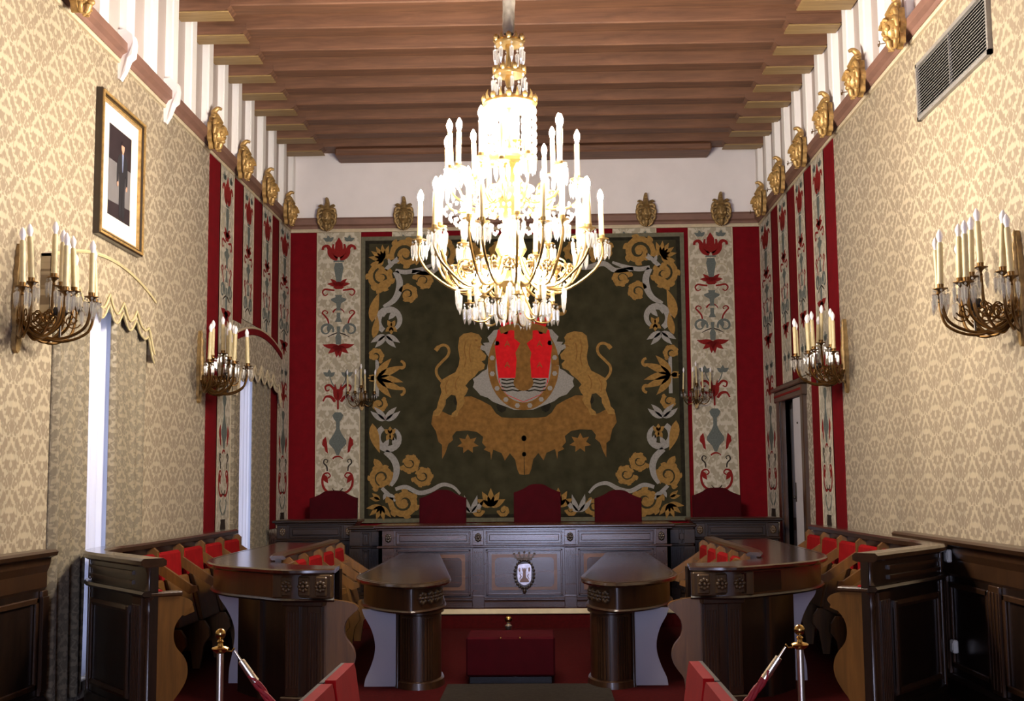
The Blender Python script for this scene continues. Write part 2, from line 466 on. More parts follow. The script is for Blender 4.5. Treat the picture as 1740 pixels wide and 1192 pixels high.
# ceiling beams with carved brackets at both ends
for k in range(11):
    y = 15.93 - 0.61 * k
    w = 0.24
    first = k == 0
    lab = ('dark wooden ceiling beam closest to the tapestry wall, above its white plaster band' if first else
           '%s brown wooden ceiling beam out from the tapestry wall' % ORD[k])
    t = thing('ceiling_beam', lab, 'ceiling beam', (XA + 0.0, y, 6.0), 0, 'brown beams across the ceiling')
    x0, x1 = XL - XA, XR - XA
    m = MB()
    if first: m.box(x0, x1, 0, 0.26, 0.0, 0.22); m.box(-2.5, 2.5, 0.06, 0.5, -0.1, 0.0, 0.02); m.box(x0, x1, 0.26, 0.55, 0.06, 0.22)
    else:
        m.box(x0, x1, 0, w, 0.0, 0.22, 0.012); m.box(x0, x1, -0.03, w + 0.03, 0.15, 0.2, 0.01)
    m.build('timber', 'beam_wood', t, smooth=0)
    for sg in (-1, 1):
        xe = x0 if sg < 0 else x1
        m = MB()
        out = [(0.0, 0.06), (0.0, -0.02), (0.04, -0.05), (0.47, -0.05), (0.52, -0.03), (0.55, -0.0), (0.55, 0.06)]
        m.prism(out, lambda a, b, h: (xe - sg * a, h, b - 0.002), -0.008, w - 0.03)
        br = m.build('bracket', 'beam_wood', t, smooth=0)
        m = MB(); m.box(xe - sg * 0.02, xe - sg * 0.53, -0.016, w - 0.02, -0.066, -0.05, 0.004); m.build('sole_plate', 'bracket_wood', br, smooth=0)
# ------------------------------------------------------------------ wall hangings
HB = 1.0      # lower end of the hangings
HT = 4.965
def spiral(cx, cy, r0, r1, a0, turns, n=26):
    return [(cx + (r0 + (r1 - r0) * i / n) * math.cos(math.radians(a0 + 360 * turns * i / n)),
             cy + (r0 + (r1 - r0) * i / n) * math.sin(math.radians(a0 + 360 * turns * i / n))) for i in range(n + 1)]
def taper(n, w, tip=0.25):
    return [w * (tip + (1 - tip) * math.sin(PI * (0.12 + 0.88 * i / (n - 1)) ) ** 0.7) for i in range(n)]
def leafpts(x, y, ang, L, W, bend=0.0, n=7):
    """a curved pointed leaf as a closed outline"""
    a = math.radians(ang); up, dn = [], []
    for i in range(n + 1):
        t = i / n; q = a + math.radians(bend) * t
        px = x + L * t * math.cos(a + math.radians(bend) * t * 0.5); py = y + L * t * math.sin(a + math.radians(bend) * t * 0.5)
        w = W * 0.5 * math.sin(PI * (t ** 0.75))
        up.append((px - w * math.sin(q), py + w * math.cos(q))); dn.append((px + w * math.sin(q), py - w * math.cos(q)))
    return up + dn[::-1][1:-1]

def embroidery():
    """the needlework of one cream strip: shapes in photo pixels of the strip, cx = 577, per colour"""
    S = []                                   # (colour, kind, pts, width, ymid)
    def poly(c, pts, both=False):
        S.append((c, 'p', pts, 0))
        if both: S.append((c, 'p', [(-a, b) for a, b in pts], 0))
    def stroke(c, pts, w, both=True):
        S.append((c, 's', pts, w))
        if both: S.append((c, 's', [(-a, b) for a, b in pts], w))
    R, G, D, Y = 'motif_red', 'motif_grey', 'motif_dark', 'motif_sand'
    # top leaves and lotus
    for a in (60, 110, 165): poly(G, leafpts(17, 403, -a + 20, 11, 6, 20), True)
    stroke(Y, [(12, 425), (15, 415), (16, 405)], 2)
    poly(R, [(0, 396), (6, 406), (7, 418), (3, 431), (-3, 431), (-7, 418), (-6, 406)])
    stroke(R, cat_rom([(2, 434), (10, 431), (15, 424), (16, 416), (20, 411), (26, 413), (27, 418)], 4), 8)
    stroke(R, cat_rom([(2, 432), (8, 424), (10, 414), (9, 408)], 4), 6)
    stroke(G, [(-9, 438), (9, 438)], 3, False)
    poly(G, [(-6, 441), (6, 441), (8, 450), (6, 462), (4, 474), (-4, 474), (-6, 462), (-8, 450)])
    for a, L, b in ((-95, 16, 0), (-62, 18, 30), (-35, 18, 45)): poly(R, leafpts(2, 482, a, L, 7, b), True)
    poly(R, [(-9, 484), (-4, 478), (4, 478), (9, 484), (5, 487), (-5, 487)])
    stroke(Y, arc(17, 462, 12, -150, 120, 12, 8), 2.2)
    stroke(R, cat_rom([(7, 489), (15, 488), (23, 487), (27, 492), (23, 498), (18, 495)], 4), 3.2)
    poly(G, [(-6, 497), (6, 497), (5, 501), (13, 504), (12, 507), (4, 512), (3, 521), (6, 524), (-6, 524), (-3, 521), (-4, 512), (-12, 507), (-13, 504), (-5, 501)])
    stroke(R, arc(0, 531, 10, 200, 340, 8), 3, False)
    poly(G, [(-3, 528), (3, 528), (3, 537), (6, 544), (-6, 544), (-3, 537)])
    stroke(R, cat_rom([(16, 549), (18, 540), (23, 533), (27, 528), (23, 524), (18, 527), (20, 530)], 4), 2.8)
    stroke(G, spiral(20, 558, 12, 4, -200, 1.1, 18), 4)
    poly(G, leafpts(12, 549, 50, 14, 8, 40), True)
    stroke(D, cat_rom([(2, 563), (10, 566), (18, 570)], 4), 2)
    poly(G, [(-3, 552), (3, 552), (2, 564), (5, 570), (4, 583), (-4, 583), (-5, 570), (-2, 564)])
    for a, L, b in ((85, 22, 0), (52, 22, -20), (22, 26, -50)): poly(R, leafpts(1, 584, a, L, 9, b), True)
    stroke(Y, spiral(20, 606, 12, 3, 90, 1.2, 16), 2)
    for a in (-150, -95, -40): poly(G, leafpts(15, 638, a, 12, 7, 10), True)
    stroke(G, [(6, 656), (11, 648), (14, 638)], 2)
    poly(R, leafpts(2, 680, -78, 30, 8, -12), True)
    stroke(R, cat_rom([(3, 676), (6, 662), (14, 653), (21, 656), (19, 663), (14, 661)], 4), 4)
    stroke(R, cat_rom([(5, 682), (11, 674), (20, 673), (25, 681)], 5), 5)
    poly(R, [(-1.5, 660), (1.5, 660), (1.5, 695), (-1.5, 695)])
    poly(G, [(-5, 700), (5, 700), (9, 705), (7, 711), (3, 716), (3, 728), (6, 736), (14, 748), (14, 754), (6, 763), (2, 773), (-2, 773), (-6, 763), (-14, 754), (-14, 748), (-6, 736), (-3, 728), (-3, 716), (-7, 711), (-9, 705)])
    poly(R, [(20, 741), (25, 747), (26, 755), (22, 760), (20, 767), (16, 770), (17, 758), (18, 750)], True)
    stroke(Y, [(14, 770), (19, 764), (22, 756)], 2)
    stroke(R, arc(0, 785, 10, 215, 325, 8), 3, False)
    stroke(D, cat_rom([(17, 800), (18, 792), (23, 786), (21, 780), (16, 782), (18, 786)], 4), 2.4)
    stroke(R, cat_rom([(4, 835), (14, 836), (22, 829), (25, 818), (23, 806), (16, 803), (12, 808), (16, 812)], 4), 4)
    poly(R, leafpts(22, 806, 100, 16, 8, 30), True)
    stroke(D, arc(0, 826, 9, 20, 160, 8), 2, False)
    # urn at the foot
    stroke(G, cat_rom([(3, 862), (12, 856), (17, 846), (12, 842)], 4), 3)
    poly(D, [(-12, 868), (12, 868), (11, 872), (15, 884), (-15, 884), (-11, 872)])
    return S
EMB = embroidery()
PX = 16.46 / FPX
def emb_z(y): return 1.55 + (822 - y) * PX
_cache = {}
def hang_cream(label, loc, rz, zb, w=0.56, zcut=None, sc=1.0):
    key = (round(zb, 2), round(w, 2))
    t = thing('embroidered_wall_hanging', label, 'wall hanging', loc, rz, 'cream embroidered wall strips')
    if key not in _cache:
        parts = []
        m = MB(); m.box(-w / 2, w / 2, -0.012, -0.001, zb, HT)
        parts.append(('cloth', m.mesh('cloth', 'brocade', 0)))
        m = MB()
        for sg in (-1, 1): m.box(sg * (w / 2 - 0.012), sg * w / 2, -0.016, -0.002, zb, HT)
        parts.append(('edging', m.mesh('edging', 'cornice_pale', 0)))
        kx = PX * w / 0.58
        for c, nm, hh in (('motif_sand', 'sand_needlework', 0.0145), ('motif_red', 'red_needlework', 0.0155), ('motif_grey', 'grey_needlework', 0.0165), ('motif_dark', 'dark_needlework', 0.017)):
            m = MB()
            for (cc, kd, pts, wd) in EMB:
                if cc != c: continue
                zs = [emb_z(p[1]) for p in pts]
                if min(zs) < zb + 0.03: continue
                P = lambda a, b, h: (a * kx, -h, emb_z(b))
                if kd == 'p': m.prism(pts, P, 0.011, hh)
                else:
                    ws = [wd * (0.55 + 0.45 * math.sin(PI * min(1, 0.25 + i / len(pts)))) for i in range(len(pts))]
                    m.ribbon(pts, ws, P, 0.011, hh - 0.0005)
            if m.v: parts.append((nm, m.mesh(nm, c, 0)))
        _cache[key] = parts
    for nm, me in _cache[key]: link(nm, me, t)
    return t
def hang_red(label, loc, rz, zb, w):
    t = tag(MB().box(-w / 2, w / 2, -0.008, -0.001, zb, HT).build('red_wall_hanging', 'red_velvet', smooth=0), label, 'wall hanging', 'red wall strips')
    t.location = loc; t.rotation_euler = (0, 0, rz)
    return t
# far wall
UB = [(-3.175, -2.83, 'r'), (-2.815, -2.215, 'c'), (-2.2, -1.81, 'r'), (-1.79, -1.2, 'c'), (-1.18, -0.8, 'r'), (-0.78, -0.22, 'c'), (-0.2, 0.2, 'r')]
UB = UB + [(-b, -a, k) for a, b, k in UB[:-1]][::-1]
names = {0: 'red velvet strip on the far wall in the left corner, behind a wing desk chair', 1: 'cream embroidered strip on the far wall, left of the tapestry',
         2: 'short red strip showing above the tapestry at its top left corner', 3: 'cream strip showing above the tapestry, second from its left corner',
         4: 'red strip above the tapestry just left of the chandelier candles', 5: 'cream strip above the tapestry hidden behind the chandelier, left of centre', 6: 'red strip above the tapestry behind the chandelier stem',
         7: 'cream strip above the tapestry hidden behind the chandelier, right of centre', 8: 'red strip above the tapestry just right of the chandelier candles', 9: 'cream strip showing above the tapestry, second from its right corner',
         10: 'red strip along the right edge of the tapestry', 11: 'cream embroidered strip on the far wall, right of the tapestry', 12: 'red velvet strip on the far wall in the right corner, behind a wing desk chair'}
for i, (a, b, k) in enumerate(UB):
    if i in (5, 6, 7): continue
    full = i in (0, 1, 11, 12, 10)
    zb = HB if full else 4.3
    loc = (XA + (a + b) / 2, YB - 0.002, 0)
    if k == 'r': hang_red(names[i], loc, 0, zb, b - a)
    else: hang_cream(names[i], loc, 0, zb, b - a)
# left wall (faces +X)
LH = [(12.41, 12.81, 'r', HB), (12.83, 13.39, 'c', HB), (13.41, 13.82, 'r', 3.37), (13.84, 14.33, 'c', 3.43), (14.35, 14.77, 'r', 3.43), (14.79, 15.32, 'c', 3.38), (15.34, 15.73, 'r', HB), (15.75, 16.44, 'c', HB)]
ln = ['outermost red strip on the left wall, beside the bare damask', 'outermost cream embroidered strip on the left wall', 'red strip ending on the left end of the left wall window arch',
      'cream strip above the left wall window arch, nearer the red outer one', 'red strip ending on the crown of the left wall window arch', 'cream strip above the left wall window arch, nearer the far corner',
      'narrow red strip down the far side of the left wall window arch', 'cream embroidered strip on the left wall in the far corner']
for (a, b, k, zb), lb in zip(LH, ln):
    loc = (XL + 0.002, (a + b) / 2, 0)
    (hang_red(lb, loc, PI / 2, zb, b - a) if k == 'r' else hang_cream(lb, loc, PI / 2, zb, b - a))
RH = [(12.22, 12.63, 'r', HB), (12.65, 13.2, 'c', HB), (13.22, 13.59, 'r', HB), (13.61, 14.1, 'c', 2.72), (14.12, 14.56, 'r', 2.72), (14.58, 15.14, 'c', 2.72), (15.16, 15.61, 'r', 2.72), (15.63, 16.44, 'c', HB)]
rn = ['outermost red strip on the right wall, beside the bare damask', 'outermost cream embroidered strip on the right wall', 'red strip on the right wall just before the doorway',
      'cream strip above the near end of the door lintel', 'red strip above the door lintel, nearer the near end', 'cream strip above the door lintel, nearer the far corner', 'red strip above the far end of the door lintel',
      'cream embroidered strip on the right wall in the far corner']
for (a, b, k, zb), lb in zip(RH, rn):
    loc = (XR - 0.002, (a + b) / 2, 0)
    (hang_red(lb, loc, -PI / 2, zb, b - a) if k == 'r' else hang_cream(lb, loc, -PI / 2, zb, b - a))
# ------------------------------------------------------------------ tapestry
TY = 16.44
tl, tr = at_y(613, 640, TY), at_y(1167.5, 640, TY)
TX0, TX1 = tl.x, tr.x; TXC = (TX0 + TX1) / 2
TZ1, TZ0 = at_y(889, 399, TY).z, at_y(889, 887, TY).z
tap = thing('hanging_tapestry', 'large olive tapestry with two gold lions and a red coat of arms', 'tapestry', (0, 0, 0))
MB().box(TX0, TX1, TY, TY + 0.03, TZ0, TZ1).build('backing', 'tap_rim', tap, smooth=0)
MB().box(TX0 + 0.055, TX1 - 0.055, TY - 0.004, TY, TZ0 + 0.055, TZ1 - 0.055).build('border_band', 'tap_dark', tap, smooth=0)
MB().box(TX0 + 0.11, TX1 - 0.11, TY - 0.007, TY - 0.003, TZ0 + 0.1, TZ1 - 0.1).build('field', 'tap_field', tap, smooth=0)
def TP(mir):
    def P(a, b, h):
        p = at_y(a, b, TY)
        x = p.x if not mir else 2 * TXC - p.x
        return (x, TY - h, p.z)
    return P
T = {k: MB() for k in ('tap_gold', 'tap_silver', 'tap_dark2', 'tap_gold_deep')}
def ts(c, pts, w, h=0.012, mir=True):
    n = len(pts)
    ws = w if isinstance(w, list) else [1.25 * w * (0.5 + 0.5 * math.sin(PI * min(1.0, 0.2 + 0.8 * i / max(1, n - 1)))) for i in range(n)]
    for q in ((False, True) if mir else (False,)): T[c].ribbon(pts, ws, TP(q), 0.006, h)
def tp(c, pts, h=0.0125, mir=True):
    for q in ((False, True) if mir else (False,)): T[c].prism(pts, TP(q), 0.006, h)
def gspiral(cx, cy, r, a0, turns, w, c='tap_gold', out=0.0):
    ts(c, spiral(cx, cy, r, r * 0.18, a0, turns, 24), w)
    tp(c, [(cx + r * 0.24 * math.cos(q), cy + r * 0.24 * math.sin(q)) for q in [i * PI / 4 for i in range(8)]], 0.0135)
    k = int(max(4, abs(turns) * 5))
    for i in range(k):     # leaf lobes on the outside of the coil
        t = i / (k + 3.0); ang = a0 + 360 * turns * t; rr = r + (r * 0.18 - r) * t
        q = math.radians(ang)
        tp(c, leafpts(cx + rr * math.cos(q), cy + rr * math.sin(q), ang + (55 if turns > 0 else -55), r * 0.55, r * 0.46, 25 if turns > 0 else -25), 0.0118)
def fan(cx, cy, angs, L, W, c='tap_gold', bend=0):
    for a in angs: tp(c, leafpts(cx, cy, a, L, W, bend if a < 0 else -bend), 0.0125)
# corner groups, top left / bottom left (the right half is their mirror image)
gspiral(690, 433, 25, 160, 1.5, 8); gspiral(649, 472, 22, 250, -1.5, 8); gspiral(720, 478, 15, 190, 1.4, 7); gspiral(694, 501, 15, 200, 1.3, 7)
fan(652, 442, (-170, -145, -120, -95, -70), 26, 9); fan(652, 442, (160, 130), 20, 8)
ts('tap_silver', [(655, 459), (664, 451), (677, 437)], 6); tp('tap_silver', leafpts(664, 451, -110, 12, 6)); tp('tap_silver', leafpts(668, 447, -20, 12, 6))
ts('tap_silver', cat_rom([(672, 460), (690, 463), (715, 458), (735, 450)], 5), 6)
ts('tap_silver', cat_rom([(672, 462), (679, 478), (677, 497), (668, 512), (652, 522)], 5), 9)
tp('tap_gold', leafpts(640, 500, -60, 34, 14, 20)); tp('tap_gold', leafpts(632, 548, -85, 52, 16, 18)); tp('tap_gold', leafpts(634, 575, -70, 40, 12, -20))
ts('tap_silver', arc(662, 545, 20, -240, 60, 18, 17), 9); tp('tap_silver', leafpts(655, 522, 100, 18, 9)); tp('tap_silver', leafpts(672, 530, 130, 18, 9))
fan(665, 556, (-120, -60, 90, 40, 140), 13, 8)
for a, b in ((20, 15), (60, -20), (120, 20), (160, -15)): tp('tap_silver', leafpts(655, 570, a, 28, 10, b))
gspiral(638, 605, 12, 60, -1.2, 6); gspiral(644, 688, 12, -60, 1.2, 6)
ts('tap_silver', [(641, 612), (641, 643), (641, 674)], [6, 6, 6])
for a, L in ((-62, 42), (-32, 52), (0, 46), (32, 52), (62, 42)): tp('tap_gold', leafpts(640, 643, a, L, 13, -18 if a > 0 else 18))
ts('tap_gold', arc(681, 622, 8, -90, 120, 8, 4), 4); ts('tap_gold', arc(681, 664, 8, 90, -120, 8, 4), 4)
for a, L in ((-160, 14), (180, 15), (160, 14)): tp('tap_gold', leafpts(640, 643, a, L, 8))
for a, b in ((-20, -25), (-60, 20), (-120, -20), (-160, 25)): tp('tap_silver', leafpts(655, 715, a, 30, 10, b))
ts('tap_silver', arc(661, 745, 20, 240, -60, 18, 17), 9); fan(663, 738, (-90, -40, -140, 60, 120), 13, 8); tp('tap_silver', leafpts(652, 762, -60, 18, 9)); tp('tap_silver', leafpts(672, 760, -100, 18, 9))
tp('tap_gold', leafpts(633, 720, 85, 52, 16, -18)); tp('tap_gold', leafpts(636, 780, 60, 30, 12, -20))
ts('tap_silver', cat_rom([(655, 768), (668, 780), (674, 795), (672, 812), (664, 826)], 5), 9)
gspiral(697, 787, 15, 160, -1.4, 7); gspiral(719, 809, 16, 170, -1.4, 7); gspiral(650, 812, 20, 110, 1.5, 8); gspiral(687, 854, 24, 200, -1.5, 9)
fan(648, 860, (170, 140, 110, 80, 50), 26, 9); fan(646, 850, (-170, -140), 18, 8)
ts('tap_silver', [(649, 830), (660, 841), (672, 852)], 6); tp('tap_silver', leafpts(660, 841, 20, 13, 6)); tp('tap_silver', leafpts(656, 838, 110, 13, 6))
ts('tap_silver', cat_rom([(672, 832), (690, 828), (712, 838), (732, 834), (752, 824), (770, 828), (782, 840)], 5), 6)
gspiral(735, 862, 16, 20, 1.4, 7); gspiral(775, 862, 15, 160, -1.3, 6)
for a, L in ((-90, 32), (-60, 30), (-120, 30), (-28, 28), (-152, 28)): tp('tap_gold', leafpts(834, 862, a, L, 12, 0))
gspiral(812, 868, 9, 0, 1.2, 5); gspiral(856, 868, 9, 180, -1.2, 5)
for a, b in ((-150, 30), (-120, 20), (-60, -20), (-30, -30)): tp('tap_silver', leafpts(800, 872, a, 32, 9, b))
# top row towards the middle
gspiral(752, 428, 20, 60, -1.4, 8); gspiral(800, 432, 18, 120, 1.4, 7); gspiral(848, 430, 18, 60, -1.4, 7)
ts('tap_silver', cat_rom([(700, 462), (730, 464), (750, 452), (780, 458), (815, 452), (850, 458)], 5), 7)
# small red flowers by the crown
ts('tap_gold', arc(953, 527, 8, 0, 330, 10, 5), 5, mir=True)
for nm, c in (('gold_scrollwork', 'tap_gold'), ('silver_leaves', 'tap_silver')):
    T[c].build(nm, c, tap, smooth=0); T[c] = MB()
# lions (zoom pixels -> photo pixels)
Z5 = lambda pts: [(460 + a / 3.312, 540 + b / 3.312) for a, b in pts]
lion = Z5([(1062, 112), (1085, 92), (1130, 84), (1172, 96), (1188, 118), (1182, 140), (1192, 158), (1180, 176), (1196, 196), (1214, 214), (1206, 240), (1186, 246), (1206, 266), (1200, 290), (1172, 300), (1150, 330), (1118, 356),
           (1096, 384), (1112, 402), (1100, 430), (1086, 448), (1094, 470), (1080, 500), (1062, 520), (1050, 556), (1016, 560), (1020, 540), (1044, 520), (1050, 480), (1040, 440), (1016, 434), (986, 462), (984, 490), (968, 520), (950, 552), (912, 556), (916, 530), (936, 510),
           (942, 480), (952, 450), (962, 420), (954, 384), (962, 352), (998, 330), (1040, 308), (1058, 270), (1064, 230), (1054, 170)])
tail = cat_rom(Z5([(962, 360), (936, 324), (934, 286), (962, 252), (996, 216), (1004, 184), (990, 160), (966, 156), (944, 168), (928, 186)]), 5)
for mir in (False, True):
    m = MB(); m.prism(lion, TP(mir), 0.006, 0.016); m.ribbon(tail, [4.5] * (len(tail) - 6) + [7] * 6, TP(mir), 0.006, 0.0155)
    m.ribbon(Z5([(1150, 300), (1186, 286), (1200, 262)]), [7, 6, 5], TP(mir), 0.006, 0.0168)
    lo = m.build('lion', 'tap_gold', tap, smooth=0)
    m = MB()
    for pts in ([(1100, 130), (1090, 180), (1100, 230), (1090, 280)], [(1125, 150), (1118, 200), (1126, 250)], [(1060, 330), (1040, 370), (1046, 410)], [(1000, 350), (984, 390), (990, 430)]):
        m.ribbon(cat_rom(Z5(pts), 4), 1.6, TP(mir), 0.0155, 0.0172)
    m.ribbon(Z5([(1150, 128), (1164, 130)]), 3, TP(mir), 0.0155, 0.0175); m.ribbon(Z5([(1164, 168), (1182, 164)]), 2, TP(mir), 0.0155, 0.0175)
    m.build('mane_lines', 'tap_gold_deep', lo, smooth=0)
basep = Z5([(1425, 566), (1350, 566), (1300, 562), (1268, 540), (1238, 496), (1190, 470), (1130, 444), (1086, 446), (1062, 500), (1044, 556), (1004, 548), (950, 520), (912, 548), (904, 600), (930, 640), (944, 700), (964, 716), (966, 796), (984, 760), (1000, 712), (1026, 690), (1022, 668), (1044, 640),
            (1110, 636), (1160, 644), (1196, 672), (1190, 706), (1212, 730), (1200, 744), (1236, 760), (1240, 802), (1252, 744), (1300, 764), (1318, 806), (1346, 764), (1376, 800), (1388, 856), (1400, 882), (1425, 886)])
m = MB()
for mir in (False, True): m.prism(basep, TP(mir), 0.006, 0.0145 if mir else 0.0143)
for mir in (False, True):
    star = [(1110 + (62 if i % 2 == 0 else 34) * math.cos(PI * i / 7 + 0.2), 712 + (56 if i % 2 == 0 else 30) * math.sin(PI * i / 7 + 0.2)) for i in range(14)]
    m.prism(Z5(star), TP(mir), 0.006, 0.0135)
b_ = m.build('scroll_base', 'tap_gold_deep', tap, smooth=0)
m = MB()
for mir in (False, True):
    for (x, y, r) in ((1424, 680, 14), (1424, 770, 11), (1050, 470, 22), (1300, 500, 30)):
        m.prism(Z5([(x + r * math.cos(q * PI / 4), y + r * 1.2 * math.sin(q * PI / 4)) for q in range(8)]), TP(mir), 0.0142, 0.0152)
m.build('dark_gaps', 'tap_dark', b_, smooth=0)
mant = Z5([(1425, 520), (1370, 520), (1330, 504), (1290, 490), (1250, 474), (1222, 452), (1180, 438), (1160, 414), (1138, 392), (1146, 366), (1138, 346), (1168, 326), (1190, 306), (1216, 292), (1222, 262), (1236, 236), (1218, 210), (1206, 190), (1180, 178), (1184, 156), (1206, 160), (1196, 144), (1232, 140), (1220, 112), (1240, 92), (1256, 72), (1296, 66), (1340, 60), (1425, 56)])
m = MB()
for mir in (False, True): m.prism(mant, TP(mir), 0.006, 0.018 if mir else 0.0178)
crest = m.build('silver_mantle', 'tap_silver', tap, smooth=0)
m = MB()
CX = 889.5
ring = [(CX + 54 * math.cos(math.radians(a)), 622 + 69 * math.sin(math.radians(a))) for a in range(0, 361, 10)]
m.ribbon(ring, 13, TP(False), 0.017, 0.0215)
m.ribbon([(CX - 40, 563), (CX - 22, 556), (CX, 560), (CX + 22, 556), (CX + 40, 563)], 11, TP(False), 0.017, 0.0235)
col = m.build('gold_collar', 'tap_gold_deep', tap, smooth=0)
m = MB()
for i in range(16):
    a = math.radians(11 + i * 22.5); x, y = CX + 54 * math.cos(a), 622 + 69 * math.sin(a)
    m.prism([(x + 4.5 * math.cos(q * PI / 3), y + 4.5 * math.sin(q * PI / 3)) for q in range(6)], TP(False), 0.021, 0.0225)
m.build('collar_links', 'tap_silver', col, smooth=0)
shield = [(846, 561), (933, 561), (938, 590), (934, 626), (931, 650), (918, 672), (889.5, 684), (861, 672), (848, 650), (845, 626), (841, 590)]
m = MB(); m.prism(shield, TP(False), 0.017, 0.0225)
sh = m.build('shield', 'tap_red', tap, smooth=0)
m = MB(); m.prism([(848, 643), (931, 643), (929, 652), (918, 671), (889.5, 683), (861, 671), (850, 652)], TP(False), 0.022, 0.0232); m.build('water_ground', 'tap_silver', sh, smooth=0)
m = MB()
for y in (646, 652, 658, 664): m.ribbon(cat_rom([(852 + i * 9.4, y + (1 if i % 2 else -1)) for i in range(9)], 2), 2.2, TP(False), 0.023, 0.0242)
m.build('dark_waves', 'tap_dark', sh, smooth=0)
m = MB()
m.prism([(876, 640), (878, 612), (876, 600), (884, 584), (874, 576), (874, 562), (905, 562), (905, 576), (895, 584), (903, 600), (901, 612), (903, 640)], TP(False), 0.022, 0.0245)
m.prism([(889.5 + 17 * math.cos(q * PI / 8), 650 + 15 * math.sin(q * PI / 8)) for q in range(16)], TP(False), 0.022, 0.0248)
ct = m.build('castle_tower', 'tap_gold_deep', sh, smooth=0)
m = MB()
for (x, y) in ((862, 585), (862, 621), (917, 585), (917, 621)):
    m.ribbon([(x - 4, y + 4), (x, y - 5), (x + 4, y + 4)], 1.6, TP(False), 0.022, 0.0238)
    m.ribbon([(x - 3, y + 1), (x + 3, y + 1)], 1.3, TP(False), 0.022, 0.0238)
m.build('quarter_charges', 'tap_gold_deep', sh, smooth=0)
m = MB(); m.prism([(852, 556), (846, 541), (870, 536), (889.5, 530), (909, 536), (933, 541), (927, 556), (889.5, 552)], TP(False), 0.006, 0.0195)
cr = m.build('crown_cap', 'tap_red', tap, smooth=0)
m = MB()
for x in (858, 874, 889.5, 905, 921): m.prism([(x - 6, 548), (x, 526), (x + 6, 548)], TP(False), 0.018, 0.0205)
m.build('crown_points', 'tap_gold', cr, smooth=0)
# ------------------------------------------------------------------ gilded masks on the cornice (local: faces -Y, base plane y = 0)
def mask_parts():
    m = MB()
    m.ball((0, -0.075, -0.005), 0.072, 0.075, 0.115, 16, 12)            # head
    m.ball((0, -0.12, -0.005), 0.052, 0.045, 0.085, 14, 10)             # face
    m.tube([(0, -0.15, 0.045), (0, -0.172, -0.005), (0, -0.178, -0.022), (0, -0.15, -0.03)], [0.010, 0.015, 0.018, 0.01], 8)   # nose
    m.ball((0, -0.152, -0.058), 0.028, 0.018, 0.009, 10, 6); m.ball((0, -0.148, -0.072), 0.022, 0.018, 0.009, 10, 6)           # lips
    m.ball((0, -0.128, -0.1), 0.028, 0.032, 0.026, 10, 8)               # chin
    for s in (-1, 1):
        m.tube([(s * 0.008, -0.158, 0.036), (s * 0.032, -0.152, 0.044), (s * 0.055, -0.128, 0.03)], [0.010, 0.013, 0.007], 7)  # brow
        m.ball((s * 0.028, -0.147, 0.014), 0.013, 0.010, 0.010, 8, 6)   # eye
        m.ball((s * 0.042, -0.13, -0.028), 0.022, 0.022, 0.028, 10, 7)  # cheek
    c = MB()                                                            # waving mane locks and a plume curling over the top
    for s in (-1, 1):
        for (x0, z0, x1, z1, x2, z2, r) in ((0.03, 0.1, 0.1, 0.1, 0.115, 0.03, 0.03), (0.06, 0.06, 0.12, 0.03, 0.11, -0.05, 0.028), (0.07, -0.01, 0.115, -0.06, 0.085, -0.12, 0.026), (0.06, -0.08, 0.08, -0.14, 0.035, -0.18, 0.022)):
            c.tube(cat_rom([(s * x0, -0.08, z0), (s * x1, -0.085, z1), (s * x2, -0.075, z2), (s * x2 * 0.9, -0.11, z2 - 0.01)], 4), [r * (0.7 + 0.3 * math.sin(PI * i / 12)) * (1 - 0.55 * i / 12) for i in range(13)], 8)
    c.tube(cat_rom([(0, -0.09, 0.08), (0, -0.06, 0.15), (0, -0.035, 0.2), (0, -0.075, 0.245), (0, -0.115, 0.235)], 4), [0.05 - 0.036 * i / 16 for i in range(17)], 10)
    for s in (-1, 1):
        c.tube(cat_rom([(s * 0.02, -0.08, 0.09), (s * 0.06, -0.05, 0.14), (s * 0.085, -0.05, 0.16), (s * 0.105, -0.08, 0.145)], 4), [0.034 - 0.022 * i / 12 for i in range(13)], 8)
    c.tube([(0, -0.11, -0.12), (0, -0.105, -0.16), (0, -0.075, -0.2)], [0.03, 0.026, 0.008], 8)
    p = MB(); p.prism([(0.1 * (1 + 0.12 * math.cos(7 * q)) * math.cos(q), 0.16 * (1 + 0.1 * math.cos(7 * q)) * math.sin(q) - 0.01) for q in [2 * PI * i / 56 for i in range(56)]], FP0, 0.0, 0.045)
    h = MB(); h.tube([(0.0 + 0.022 * math.cos(q), -0.19, -0.14 + 0.022 * math.sin(q)) for q in [math.radians(-200 + i * 24) for i in range(13)]], 0.004, 6)
    h.tube([(0, -0.12, -0.13), (-0.022, -0.19, -0.136)], 0.004, 6)
    return {k: v for k, v in (('face', m), ('mane', c), ('back_plate', p), ('ring_hook', h))}
FP0 = lambda a, b, q: (a, -q, b)
MK = {k: (v.mesh(k, 'gilt' if k != 'ring_hook' else 'bronze', 50), k) for k, v in mask_parts().items()}
ME_OLD = {k: v.mesh(k + '_pale', 'gilt_old' if k != 'ring_hook' else 'bronze', 50) for k, v in mask_parts().items()}
def mask(label, loc, rz, hook=True, old=False):
    t = thing('wall_mounted_mask', label, 'carved mask', loc, rz, 'carved masks along the picture rail')
    for k, (me, nm) in MK.items():
        if k == 'ring_hook' and not hook: continue
        link(nm, ME_OLD[k] if old else me, t)
    return t
lw = ['gilded mask on the left wall rail nearest the tapestry corner', 'gilded mask on the left wall rail, second from the far corner', 'gilded mask on the left wall rail, third from the far corner', 'gilded mask on the left wall rail above the outermost red strip',
      None, None, 'gilded mask on the left wall rail nearest the viewer, before two white brackets']
